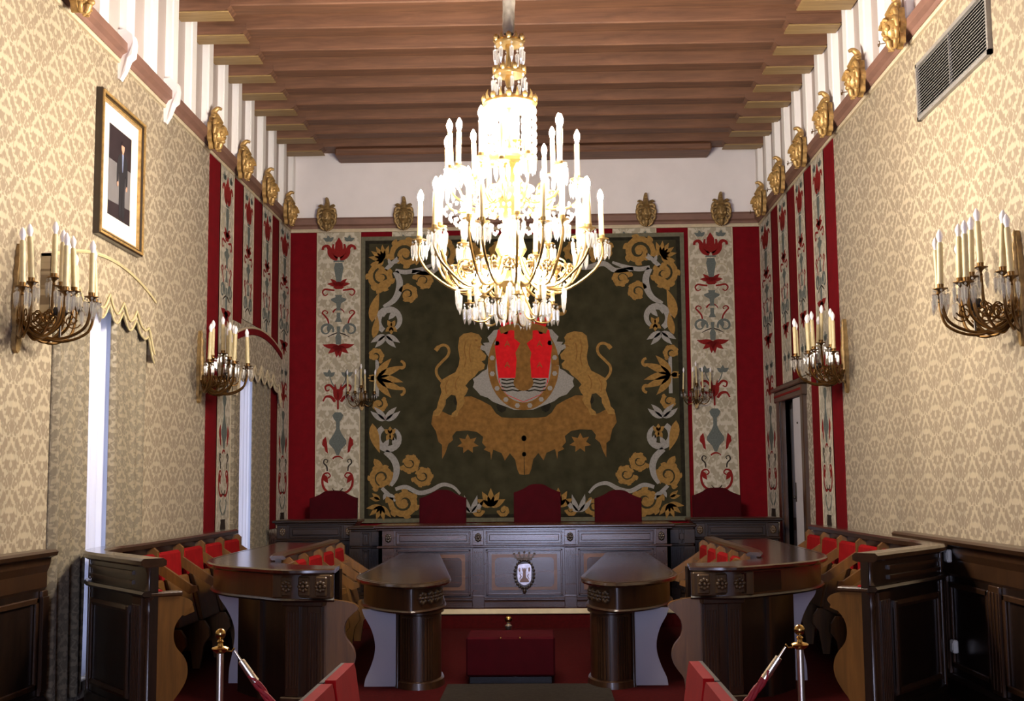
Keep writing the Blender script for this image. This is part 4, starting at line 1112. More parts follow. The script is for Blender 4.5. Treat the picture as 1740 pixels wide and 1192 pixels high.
# ------------------------------------------------------------------ panelled dado at the near ends of the side walls
def dado(name, xw, sgn, y0, y1, label):
    X = lambda a: xw + sgn * a
    m = MB(); m.box(X(0), X(0.05), y0, y1, 0, 1.05)
    o = struct(m.build(name, 'wood_dark', smooth=0)); o['label'] = label
    m = MB(); m.prism([(0, 1.13), (0.12, 1.13), (0.14, 1.115), (0.13, 1.09), (0.09, 1.075), (0.085, 1.03), (0.065, 0.98), (0.065, 0.88), (0.05, 0.86), (0, 0.86)], lambda a, b, h: (X(a), h, b), y0, y1)
    m.build('cap_rail', 'wood_mid', o, smooth=0)
    m = MB(); m.prism([(0.05, 0), (0.085, 0), (0.085, 0.14), (0.06, 0.17), (0.05, 0.17)], lambda a, b, h: (X(a), h, b), y0, y1); m.build('plinth', 'wood_dark', o, smooth=0)
    n = max(1, round((y1 - y0) / 1.05)); st = (y1 - y0) / n
    m = MB(); f = MB()
    for k in range(n + 1):
        y = y0 + st * k
        a, b = max(y0, y - 0.09), min(y1, y + 0.09)
        m.box(X(0.05), X(0.075), a, b, 0.17, 0.86, 0.005)
        for j in range(3):
            yy = a + (b - a) * (j + 0.5) / 3; m.box(X(0.075), X(0.083), yy - 0.018, yy + 0.018, 0.2, 0.82, 0.004)
        if k < n:
            A, B = y + 0.13, y + st - 0.13
            for q in ((A, B, 0.78, 0.82), (A, B, 0.22, 0.26), (A, A + 0.04, 0.22, 0.82), (B - 0.04, B, 0.22, 0.82)): f.box(X(0.05), X(0.07), *q, 0.006)
    m.build('fluted_stiles', 'wood_mid', o, smooth=0); f.build('panel_mouldings', 'wood_mid', o, smooth=0)
    return o
dado('trim_7', XL, 1, YN, 8.36, 'dark panelled dado on the near left wall'); dado('trim_8', XR, -1, YN, 10.2, 'dark panelled dado on the near right wall')
def socket(label, px, py):
    p = at_x(px, py, XR - 0.1); y, z = p.y, p.z
    t = tag(MB().box(XR - 0.125, XR - 0.088, y - 0.04, y + 0.04, z - 0.045, z + 0.045, 0.008).build('wall_socket', 'white_plastic', smooth=0), label, 'socket')
    MB().box(XR - 0.128, XR - 0.124, y - 0.022, y + 0.022, z - 0.025, z + 0.025, 0.003).build('switch_plate', 'mat_white', t, smooth=0)
socket('white box high on the right dado just behind the bench end', 1612, 945); socket('white socket low on the right dado near the floor', 1623, 1099)
# ------------------------------------------------------------------ french window behind the viewer
m = MB(); a, b = XA - 0.9, XA + 0.9
for q in ((a, a + 0.08, 0, 3.3), (b - 0.08, b, 0, 3.3), (XA - 0.05, XA + 0.05, 0, 3.3), (a, b, 0, 0.25), (a, b, 3.2, 3.3), (a, b, 2.3, 2.36), (a, b, 1.2, 1.25)): m.box(q[0], q[1], YN - 0.2, YN - 0.12, q[2], q[3], 0.008)
o = struct(m.build('window_3', 'white_paint', smooth=0)); o['label'] = 'tall glazed door behind the viewer'
MB().box(a + 0.05, b - 0.05, YN - 0.17, YN - 0.165, 0.1, 3.25).build('pane', 'sky_pane', o, smooth=0)
# ------------------------------------------------------------------ dais
struct(MB().box(XA - 3.0, XA + 3.0, 13.46, YB, 0.0, 0.2, 0.0).build('floor_dais', 'red_carpet', smooth=0))['label'] = 'raised red carpeted platform for the head table'
struct(MB().box(XA - 2.45, XA + 2.45, 13.435, 13.46, 0.15, 0.205, 0.005).build('trim_10', 'cream_edge', smooth=0))['label'] = 'cream stone edge of the platform step'

def dais_desk(label, name, u0, u1, y0, y1, z0, z1, cuts, bosses, mat, emblem=False):
    """front faces -Y; cuts = pilaster centres (u), panels between them"""
    t = thing(name, label, 'desk', (XA + (u0 + u1) / 2, y0, z0)); c = (u0 + u1) / 2; d = y1 - y0; H = z1 - z0
    m = MB(); m.box(u0 - c - 0.05, u1 - c + 0.05, -0.06, d + 0.02, H - 0.035, H, 0.012); m.box(u0 - c - 0.02, u1 - c + 0.02, -0.03, d, H - 0.055, H - 0.034, 0.006)
    m.build('desk_top', mat, t, smooth=0)
    m = MB(); m.box(u0 - c, u1 - c, 0, 0.04, 0, H - 0.055); m.box(u0 - c, u0 - c + 0.04, 0, d, 0, H - 0.055); m.box(u1 - c - 0.04, u1 - c, 0, d, 0, H - 0.055); m.box(u0 - c, u1 - c, d * 0.5, d * 0.5 + 0.03, 0.3, H - 0.055)
    m.build('carcass', mat, t, smooth=0)
    zb = H - 0.235                                # belt between frieze and lower panels
    m = MB(); m.box(u0 - c - 0.015, u1 - c + 0.015, -0.035, 0, zb - 0.012, zb + 0.012, 0.008); m.build('belt_moulding', mat, t, smooth=0)
    m = MB(); m.box(u0 - c - 0.01, u1 - c + 0.01, -0.045, 0, 0, 0.075, 0.01); m.box(u0 - c - 0.005, u1 - c + 0.005, -0.03, 0, 0.075, 0.11, 0.012); m.build('plinth', mat, t, smooth=0)
    for q in cuts:
        m = MB(); w = 0.062
        m.box(q - c - w, q - c + w, -0.022, 0, zb + 0.014, H - 0.058, 0.004); m.box(q - c - w, q - c + w, -0.018, 0, 0.11, zb - 0.014, 0.004); m.box(q - c - w - 0.006, q - c + w + 0.006, -0.055, 0, 0, 0.13, 0.006)
        for j in range(5):
            x = q - c - 0.04 + 0.02 * j; m.box(x - 0.005, x + 0.005, -0.026, -0.018, 0.15, zb - 0.05, 0.002)
        p = m.build('pilaster', mat, t, smooth=0)
        m = MB()
        for j in range(8): a = j * PI / 4; m.ball((q - c + 0.022 * math.cos(a), -0.026, (zb + H - 0.04) / 2 + 0.032 * math.sin(a)), 0.017, 0.012, 0.02, 6, 5)
        m.ball((q - c, -0.032, (zb + H - 0.04) / 2), 0.017, 0.014, 0.024, 8, 6)
        if bosses: m.build('carved_boss', 'wood_carved' if mat != 'wood_dais' else 'wood_dark', p, 50)
    for a, b in zip(cuts[:-1], cuts[1:]):
        a, b = a - c + 0.085, b - c - 0.085
        m = MB()
        def ring(x0, x1, za, zc, w, h, y=-0.001):
            for bx in ((x0, x1, za, za + w), (x0, x1, zc - w, zc), (x0, x0 + w, za, zc), (x1 - w, x1, za, zc)): m.box(bx[0], bx[1], y - h, y, bx[2], bx[3], 0.005)
        ring(a, b, zb + 0.022, H - 0.07, 0.016, 0.026); m.box(a + 0.035, b - 0.035, -0.028, 0, zb + 0.058, H - 0.105, 0.007)
        ring(a, b, 0.13, zb - 0.03, 0.022, 0.03)
        f = m.build('panel_mouldings', mat, t, smooth=0)
        m = MB(); A, B, C, D = a + 0.06, b - 0.06, 0.19, zb - 0.085; r = 0.045; e = 0.035
        out = [(A, C), (B, C), (B, D), (A, D)]
        m.prism(out, FP, 0.0, 0.012); m.build('raised_frame', 'wood_inlay' if mat == 'wood_dais' else 'wood_mid', t, smooth=0)
        A, B, C, D = A + e, B - e, C + e, D - e
        pts = arc(B - r, D - r, r, 0, 90, 5) + arc(A + r, D - r, r, 90, 180, 5) + arc(A + r, C + r, r, 180, 270, 5) + arc(B - r, C + r, r, 270, 360, 5)
        m = MB(); m.prism(pts, FP, 0.0, 0.016); m.build('field_panel', mat, t, smooth=0)
    if emblem:
        m = MB(); z = 0.36
        el = [(0.105 * math.cos(q * PI / 12), z + 0.15 * math.sin(q * PI / 12)) for q in range(24)]
        m.prism(el, FP, 0.012, 0.03)
        for j in range(24): m.ball((el[j][0], -0.03, el[j][1]), 0.016, 0.014, 0.018, 6, 5)
        m.ball((0, -0.03, z - 0.18), 0.022, 0.014, 0.03, 6, 5)
        em = m.build('carved_emblem', 'wood_dark', t, 50)
        m = MB(); m.prism(cat_rom([(-0.068, z + 0.1), (0, z + 0.112), (0.068, z + 0.1), (0.075, z), (0.062, z - 0.08), (0, z - 0.115), (-0.062, z - 0.08), (-0.075, z), (-0.068, z + 0.1)], 4)[:-1], FP, 0.03, 0.038)
        m.build('silver_shield', 'silver_relief', em, smooth=0)
        m = MB(); m.prism([(-0.02, z - 0.05), (-0.015, z + 0.03), (-0.022, z + 0.035), (-0.022, z + 0.07), (-0.012, z + 0.07), (-0.012, z + 0.055), (-0.005, z + 0.055), (-0.005, z + 0.07), (0.005, z + 0.07), (0.005, z + 0.055), (0.012, z + 0.055), (0.012, z + 0.07), (0.022, z + 0.07), (0.022, z + 0.035), (0.015, z + 0.03), (0.02, z - 0.05)], FP, 0.038, 0.047)
        m.prism(arc(0, z - 0.085, 0.052, 0, 180, 10), FP, 0.038, 0.046)
        for sx in (-1, 1):
            m.tube([(sx * 0.052 + sx * a_ * 0.3, -0.04, z + b_) for a_, b_ in spiral(0, 0.045, 0.03, 0.008, 0, 1.2, 10)], 0.005, 5); m.tube([(sx * 0.052, -0.04, z - 0.05), (sx * 0.034, -0.04, z - 0.02), (sx * 0.05, -0.04, z + 0.005)], 0.005, 5)
        m.build('castle', 'wood_inlay', em, smooth=0)
        m = MB(); m.box(-0.085, 0.085, -0.04, -0.012, z + 0.15, z + 0.175, 0.006)
        for x in (-0.1, -0.05, 0, 0.05, 0.1): m.prism([(x * 0.8 - 0.02, z + 0.17), (x * 1.1, z + 0.235 - abs(x) * 0.15), (x * 0.8 + 0.02, z + 0.17)], FP, 0.014, 0.036); m.ball((x * 1.1, -0.026, z + 0.235 - abs(x) * 0.15), 0.012, 0.012, 0.012, 6, 5)
        m.build('crown', 'wood_carved', em, smooth=0)
    return t
dais_desk('long carved head table with a crowned silver emblem on its front', 'head_table', -1.58, 1.6, 13.6, 14.25, 0.2, 1.095, [-1.47, -0.49, 0.51, 1.5], True, 'wood_dais', True)
dais_desk('dark panelled wing desk left of the head table, below the left corner chair', 'wing_desk', -2.96, -2.03, 14.82, 15.3, 0.2, 1.125, [-2.89, -2.1], True, 'wood_dark_x')
dais_desk('dark panelled wing desk right of the head table, below the right corner chair', 'wing_desk', 2.0, 3.0, 14.82, 15.3, 0.2, 1.11, [2.07, 2.93], True, 'wood_dark_x')
dais_desk('low dark link panel between the head table and the left wing desk', 'link_desk', -1.98, -1.66, 14.35, 14.7, 0.2, 1.06, [-1.95, -1.7], False, 'wood_dark_x')
dais_desk('low dark link panel between the head table and the right wing desk', 'link_desk', 1.68, 1.92, 14.35, 14.7, 0.2, 1.06, [1.71, 1.89], False, 'wood_dark_x')

# five red velvet chairs behind the dais desks (local: faces -Y)
def dais_chair(label, u, y, top, w=0.56):
    t = thing('velvet_chair', label, 'chair', (XA + u, y, 0.2), 0, 'red velvet chairs behind the head table')
    z1 = top - 0.2; hw = w / 2
    arch = [(-hw, 0.45), (hw, 0.45), (hw, z1 - 0.1)] + cat_rom([(hw, z1 - 0.1), (hw - 0.05, z1 - 0.085), (hw - 0.13, z1 - 0.05), (hw - 0.2, z1 - 0.01), (0, z1), (-hw + 0.2, z1 - 0.01), (-hw + 0.13, z1 - 0.05), (-hw + 0.05, z1 - 0.085), (-hw, z1 - 0.1)], 4)
    P = lambda a, b, h: (a, 0.28 - h + (b - 0.45) * 0.08, b)
    m = MB(); m.prism(arch, P, 0.0, 0.05); m.build('back_frame', 'red_velvet_dark', t, smooth=0)
    inner_ = [(a * 0.955, 0.45 + (b - 0.45) * 0.985) for a, b in arch]
    m = MB(); m.prism(inner_, P, 0.05, 0.075); m.build('backrest', 'red_velvet_dark', t, smooth=0)
    MB().box(-hw + 0.02, hw - 0.02, -0.22, 0.2, 0.4, 0.48, 0.025).build('seat', 'red_velvet_dark', t, smooth=0)
    MB().box(-hw + 0.01, hw - 0.01, -0.23, 0.23, 0.34, 0.4, 0.01).build('seat_rail', 'wood_dark', t, smooth=0)
    for sx in (-1, 1):
        for yy in (-0.2, 0.22): MB().box(sx * (hw - 0.05) - 0.022, sx * (hw - 0.05) + 0.022, yy - 0.022, yy + 0.022, 0.0, 0.36, 0.006).build('leg', 'wood_dark', t, smooth=0)
    return t
for px, ty, yy, lb in ((912.5, 823, 14.85, 'tall red velvet chair at the middle of the head table, below the coat of arms'), (752, 833, 14.85, 'red velvet chair at the head table, between middle and left wing'), (1050, 833, 14.85, 'red velvet chair at the head table, between middle and right wing'),
                       (566, 834, 15.75, 'red velvet chair behind the left wing desk, in front of a cream strip'), (1218, 829, 15.75, 'red velvet chair behind the right wing desk, in front of a cream strip')):
    p = at_y(px, ty, yy + 0.25); dais_chair(lb, p.x - XA, yy, p.z, 0.57 if yy < 15 else 0.62)

# ------------------------------------------------------------------ curved council benches and desks (u = distance from the room's axis)
def frame_at(path, s):
    """point, tangent and outer normal at arc length s"""
    acc = 0
    for a, b in zip(path[:-1], path[1:]):
        l = math.hypot(b[0] - a[0], b[1] - a[1])
        if acc + l >= s or b is path[-1]:
            f = (s - acc) / l; t = ((b[0] - a[0]) / l, (b[1] - a[1]) / l)
            return (a[0] + (b[0] - a[0]) * f, a[1] + (b[1] - a[1]) * f), t, (-t[1], t[0])
        acc += l
def length(path): return sum(math.hypot(b[0] - a[0], b[1] - a[1]) for a, b in zip(path[:-1], path[1:]))
def sub(path, s0, s1, n=16): return [frame_at(path, s0 + (s1 - s0) * i / n)[0] for i in range(n + 1)]
def place(s, p, t, nrm):
    """local (a along the path, b inwards, z) -> world"""
    return lambda a, b, z: (XA + s * (p[0] + t[0] * a - nrm[0] * b), p[1] + t[1] * a - nrm[1] * b, z)
def lbox(m, L, a0, a1, b0, b1, z0, z1, tilt=0.0, bev=0.0):
    q = MB().box(a0, a1, b0, b1, z0, z1, bev)
    zm = (z0 + z1) / 2
    m.add([L(a, b + (z - zm) * tilt, z) for a, b, z in q.v], q.f)
END = [(0.0, 0.0), (0.0, 0.86), (0.10, 0.875), (0.34, 0.85), (0.42, 0.825), (0.435, 0.80), (0.40, 0.775), (0.34, 0.745), (0.27, 0.69), (0.245, 0.62), (0.27, 0.55), (0.345, 0.49), (0.385, 0.44), (0.395, 0.38), (0.37, 0.32), (0.31, 0.26), (0.24, 0.20), (0.215, 0.1), (0.21, 0.0)]
def end_board(parent, L, th=0.06, k=1.0, zk=1.0, mat='wood_light'):
    m = MB(); m.prism(cat_rom([(b * k, z * zk) for b, z in END], 3)[:-1], lambda b, z, h: L(h, b, z), -th / 2, th / 2)
    e = m.build('end_board', mat, parent, 30)
    m = MB(); lbox(m, L, -th / 2 - 0.012, th / 2 + 0.012, 0.0, 0.33 * k, 0.86 * zk, 0.89 * zk, 0, 0.008); m.build('arm_cap', 'wood_mid', e, smooth=0)
    return e
def seat_row(parent, s, path, s0, step, n, zt, zk=1.0):
    for i in range(n + 1):
        p, t, nr = frame_at(path, s0 + step * i); L = place(s, p, t, nr)
        m = MB()
        out = [(0.0, 0.15), (0.0, zt + 0.01), (0.05, zt + 0.032), (0.085, zt + 0.0), (0.085, zt - 0.08), (0.37, zt - 0.27), (0.41, zt - 0.27), (0.42, zt - 0.31), (0.35, zt - 0.335), (0.085, zt - 0.17), (0.07, zt - 0.2), (0.07, 0.4), (0.28, 0.4), (0.32, 0.34), (0.33, 0.27), (0.28, 0.2), (0.25, 0.0), (0.19, 0.0), (0.17, 0.15)]
        m.prism(out, lambda b, z, h: L(h, b, z), -0.022, 0.022); m.build('divider', 'wood_light', parent, smooth=0)
        if i < n:
            p, t, nr = frame_at(path, s0 + step * (i + 0.5)); L = place(s, p, t, nr); h = step / 2 - 0.05
            m = MB(); lbox(m, L, -h, h, 0.035, 0.095, 0.62, zt - 0.015, -0.08, 0.02); m.build('back_cushion', 'red_seat', parent, smooth=0)
            m = MB(); lbox(m, L, -h + 0.01, h - 0.01, 0.16, 0.2, 0.40, 0.80, -0.25, 0.012); f = m.build('flip_seat', 'wood_light', parent, smooth=0)
            m = MB(); lbox(m, L, -h + 0.02, h - 0.02, 0.125, 0.158, 0.43, 0.79, -0.25, 0.015); m.build('seat_pad', 'red_seat', f, smooth=0)
def fluted(parent, L, a0, a1, b, z0, z1, nfl, mat='wood_mid', out=1):
    m = MB(); lbox(m, L, a0, a1, b - 0.03 * out, b, z0, z1, 0, 0.006); w = (a1 - a0) / (nfl + 1)
    for j in range(nfl):
        a = a0 + w * (j + 1); lbox(m, L, a - w * 0.3, a + w * 0.3, b - 0.038 * out, b - 0.028 * out, z0 + 0.06, z1 - 0.05, 0, 0.003)
    m.build('fluted_pilaster', mat, parent, smooth=0)
def rosette(m, L, a, b, z, r=0.035):
    for j in range(8): q = j * PI / 4; m.ball(L(a + r * math.cos(q), b, z + r * math.sin(q)), r * 0.5, r * 0.4, r * 0.5, 6, 5)
    m.ball(L(a, b - 0.005, z), r * 0.45, r * 0.45, r * 0.45, 6, 5)

def outer_bench(s, side, seat_lb):
    path = cat_rom([(3.01, 12.75), (3.01, 11.6), (3.01, 10.5), (3.02, 9.7), (3.05, 9.3), (3.02, 8.95), (2.92, 8.66), (2.74, 8.4), (2.44, 8.01), (2.21, 7.71)], 6)
    t = thing('curved_bench', 'curved wooden bench of red flip seats along the %s wall, ending in a scrolled board' % side, 'bench', (XA + s * 2.9, 10, 0), 0, 'curved council benches')
    inv = (XA + s * 2.9, 10)
    P = lambda u, y, z: (XA + s * u - inv[0], y - inv[1], z)
    Lp = lambda p, tt, nr: (lambda f: (lambda a, b, z: tuple(v - w for v, w in zip(f(a, b, z), (inv[0], inv[1], 0)))))(place(s, p, tt, nr))
    LL = length(path)
    m = MB(); m.sweep(path, [(-0.10, 1.055), (-0.10, 1.085), (-0.08, 1.1), (0.045, 1.1), (0.065, 1.085), (0.06, 1.06), (0.035, 1.045), (-0.07, 1.045)], P); m.build('top_rail', 'wood_top', t, 30)
    m = MB(); m.sweep(path, [(-0.05, 0.895), (0.0, 0.895), (0.0, 1.046), (-0.05, 1.046)], P); m.build('frieze', 'wood_dark', t, 30)
    m = MB(); m.sweep(path, [(-0.05, 0.86), (0.04, 0.865), (0.055, 0.88), (0.04, 0.896), (-0.05, 0.896)], P); m.build('ledge', 'wood_dark', t, 30)
    m = MB(); m.sweep(path, [(-0.05, 0.0), (0.0, 0.0), (0.0, 0.862), (-0.05, 0.862)], P); m.build('back_panel', 'wood_dark', t, 30)
    m = MB(); m.sweep(path, [(-0.001, 0.0), (0.03, 0.0), (0.03, 0.12), (0.012, 0.15), (-0.001, 0.15)], P); m.build('plinth', 'wood_dark', t, 30)
    arm = sub(path, LL - 1.28, LL - 0.3, 14); mid = sub(path, LL - 1.34, LL - 0.26, 14)
    m = MB()
    for z in (0.925, 0.985): m.sweep(arm, [(-0.001, z), (0.014, z), (0.014, z + 0.022), (-0.001, z + 0.026)], P)
    m.build('frieze_mouldings', 'wood_mid', t, 30)
    m = MB(); fr = sub(path, LL - 1.15, LL - 0.36, 12)
    for z in (0.2, 0.74): m.sweep(fr, [(-0.001, z), (0.012, z), (0.02, z + 0.02), (0.012, z + 0.045), (-0.001, z + 0.045)], P)
    for q in (LL - 1.15, LL - 0.38):
        p, tt, nr = frame_at(path, q); L = Lp(p, tt, nr); lbox(m, L, -0.022, 0.022, -0.02, 0.001, 0.2, 0.785, 0, 0.006)
    m.build('panel_mouldings', 'wood_mid', t, smooth=0)
    m = MB()
    for q in (LL - 1.32, LL - 1.75):
        p, tt, nr = frame_at(path, q); L = Lp(p, tt, nr)
        for z0, z1 in ((0.0, 0.862), (0.9, 1.046)): lbox(m, L, -0.02, 0.02, -0.022, 0.001, z0, z1, 0, 0.008)
    m.build('vertical_beads', 'wood_mid', t, smooth=0)
    p, tt, nr = frame_at(path, LL - 0.17); L = Lp(p, tt, nr)
    fluted(t, L, -0.08, 0.10, 0.0, 0.0, 0.86, 6); 
    p, tt, nr = frame_at(path, LL - 0.02); L = Lp(p, tt, nr)
    m = MB(); c = L(-0.01, 0.005, 0)
    m.lathe([(0.034, 0.0), (0.034, 0.1), (0.024, 0.12), (0.022, 0.75), (0.03, 0.79), (0.022, 0.82), (0.036, 0.86)], c, 12); m.lathe([(0.03, 0.9), (0.02, 0.93), (0.02, 1.0), (0.03, 1.045)], c, 12)
    m.build('corner_column', 'wood_mid', t, 40)
    p, tt, nr = frame_at(path, LL - 0.045); L = Lp(p, tt, nr); end_board(t, L, 0.07, 0.64)
    m = MB(); lbox(m, Lp(*frame_at(path, LL - 0.1)), -0.05, 0.05, 0.02, 0.1, 0.84, 0.9, 0, 0.008); m.build('arm_pad', 'red_seat', t, smooth=0)
    # seats, on the inner face
    off = []
    for i in range(91):
        q, tt, nr = frame_at(path, min(LL * i / 90, LL - 1e-4)); off.append((q[0] - nr[0] * 0.05, q[1] - nr[1] * 0.05))
    seat_row_local(t, s, off, 0.03, 0.68, 7, 1.02, inv)
    return t
def seat_row_local(parent, s, path, s0, step, n, zt, inv):
    before = len(parent.children)
    old = set(o.name for o in parent.children)
    seat_row(parent, s, path, s0, step, n, zt)
    for o in list(parent.children):
        if o.name in old: continue
        o.location = (-inv[0], -inv[1], 0)
outer_bench(-1, 'left', ''); outer_bench(1, 'right', '')

def middle_desk(s, side):
    outer = cat_rom([(2.5, 12.9), (2.5, 11.8), (2.5, 10.9), (2.47, 10.1), (2.36, 9.65), (2.16, 9.28), (1.85, 8.97), (1.58, 8.76), (1.25, 8.8)], 6)
    inner = cat_rom([(1.9, 12.5), (1.9, 11.3), (1.93, 10.4), (1.92, 9.95), (1.83, 9.6), (1.65, 9.34), (1.45, 9.2), (1.27, 9.14)], 6)
    inv = (XA + s * 2.1, 10)
    t = thing('curved_desk', 'curved wooden council desk with red seats on its inner side, %s of the aisle' % side, 'desk', (inv[0], inv[1], 0), 0, 'curved council desks')
    P = lambda u, y, z: (XA + s * u - inv[0], y - inv[1], z)
    Lp = lambda p, tt, nr: (lambda f: (lambda a, b, z: tuple(v - w for v, w in zip(f(a, b, z), (inv[0], inv[1], 0)))))(place(s, p, tt, nr))
    poly = outer + inner[::-1]
    m = MB(); m.prism(poly, lambda a, b, h: P(a, b, h), 0.925, 0.955); m.sweep(outer, [(-0.02, 0.918), (0.012, 0.918), (0.02, 0.93), (0.02, 0.948), (0.008, 0.957), (-0.02, 0.957)], P)
    m.build('desk_top', 'wood_top', t, smooth=20)
    m = MB(); m.sweep(outer, [(-0.07, 0.745), (-0.035, 0.745), (-0.035, 0.925), (-0.07, 0.925)], P); m.build('fascia', 'wood_mid', t, 30)
    m = MB(); m.sweep(outer, [(-0.07, 0.725), (-0.02, 0.725), (-0.01, 0.737), (-0.02, 0.75), (-0.07, 0.75)], P); m.build('fascia_moulding', 'wood_dark', t, 30)
    LO = length(outer); LI = length(inner)
    m = MB(); m.sweep(sub(outer, 0.05, LO - 0.95, 30), [(-0.36, 0.0), (-0.32, 0.0), (-0.32, 0.73), (-0.36, 0.73)], P); m.build('modesty_panel', 'wood_dark', t, 30)
    # concave bracket panel near the bend; its pale colour is a painted window reflection
    PB = lambda a, z, h: P(a, 9.88 + h, z)
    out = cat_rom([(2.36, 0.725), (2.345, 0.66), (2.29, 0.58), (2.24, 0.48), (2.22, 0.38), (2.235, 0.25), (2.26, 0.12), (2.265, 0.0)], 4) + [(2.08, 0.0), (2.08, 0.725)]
    m = MB(); m.prism(out, PB, 0.0, 0.04); m.build('bracket_panel', 'panel_reflection', t, smooth=0)
    # near end: front panel with two fluted pilasters and a carved frieze block
    q = [(2.1, 9.5), (1.9, 9.22), (1.62, 9.02)]
    m = MB(); m.sweep(cat_rom(q, 6), [(-0.04, 0.0), (0.0, 0.0), (0.0, 0.73), (-0.04, 0.73)], P); m.build('front_panel', 'wood_dark', t, 30)
    m = MB(); m.sweep(cat_rom([(1.86, 9.18), (1.84, 9.16)], 2), [(-0.01, 0.0), (0.02, 0.0), (0.02, 0.73), (-0.01, 0.73)], P); m.build('front_bead', 'wood_mid', t, smooth=0)
    m = MB(); pts = [(1.62, 8.92), (1.33, 8.854), (1.33, 9.14), (1.62, 9.14)]
    m.prism(pts, lambda a, b, h: P(a, b, h), 0.0, 0.73); ped = m.build('pedestal', 'wood_mid', t, smooth=0)
    tt = ((1.27 - 1.62), (8.84 - 8.92)); l = math.hypot(*tt); tt = (tt[0] / l, tt[1] / l); nr = (-tt[1], tt[0])
    L = Lp((1.62, 8.92), tt, nr)
    fluted(t, L, 0.01, 0.115, 0.0, 0.06, 0.7, 4, 'wood_mid'); fluted(t, L, 0.18, 0.285, 0.0, 0.06, 0.7, 4, 'wood_mid')
    m = MB(); lbox(m, L, -0.02, 0.31, -0.05, 0.02, 0.0, 0.06, 0, 0.008); lbox(m, L, -0.01, 0.305, -0.05, 0.02, 0.69, 0.735, 0, 0.008); m.build('pedestal_mouldings', 'wood_mid', t, smooth=0)
    m = MB()
    lbox(m, L, -0.06, 0.39, -0.1, -0.05, 0.752, 0.918, 0, 0.008)
    for k in range(3): lbox(m, L, 0.01 + 0.13 * k, 0.1 + 0.13 * k, -0.112, -0.05, 0.765, 0.905, 0, 0.01)
    fb = m.build('carved_frieze', 'wood_carved', t, smooth=0)
    m = MB()
    for k in range(3): rosette(m, L, 0.055 + 0.13 * k, -0.115, 0.835, 0.03)
    m.build('rosettes', 'wood_carved', fb, 50)
    L2 = Lp((1.27, 8.98), (-1.0, 0.0), (0.0, -1.0)); 
    m = MB(); m.prism(cat_rom([(b * 0.52, z * 0.83) for b, z in END], 3)[:-1], lambda b, z, h: P(1.33 - b, 8.96 + h, z), -0.03, 0.03); m.build('end_board', 'wood_light', t, 30)
    if s > 0:
        ia = [i for i, q_ in enumerate(outer) if 1.62 < q_[0] < 1.98]
        m = MB(); m.sweep([outer[i] for i in ia], [(-0.036, 0.765), (-0.028, 0.765), (-0.028, 0.905), (-0.036, 0.905)], P); m.build('black_panel', 'black_gloss', t, 30)
    # bench on the inner side
    st_ = sub(inner, 0.0, LI - 0.85, 24); m = MB(); m.sweep(st_, [(-0.045, 0.1), (0.0, 0.1), (0.0, 0.975), (-0.045, 0.975)], P); m.sweep(sub(inner, LI - 0.86, LI, 16), [(-0.045, 0.1), (0.0, 0.1), (0.0, 0.93), (-0.045, 0.93)], P); m.build('bench_back', 'wood_dark', t, 30)
    m = MB(); m.sweep(st_, [(-0.07, 0.965), (0.03, 0.965), (0.04, 0.98), (0.02, 0.998), (-0.06, 0.998), (-0.08, 0.98)], P); m.build('bench_rail', 'wood_mid', t, 30)
    off = []
    for i in range(91):
        q_, t_, n_ = frame_at(inner, min(LI * i / 90, LI - 1e-4)); off.append((q_[0] - n_[0] * 0.046, q_[1] - n_[1] * 0.046))
    seat_row_local(t, s, off, 0.03, 0.6, 5, 0.935, inv)
    return t
middle_desk(-1, 'left'); middle_desk(1, 'right')

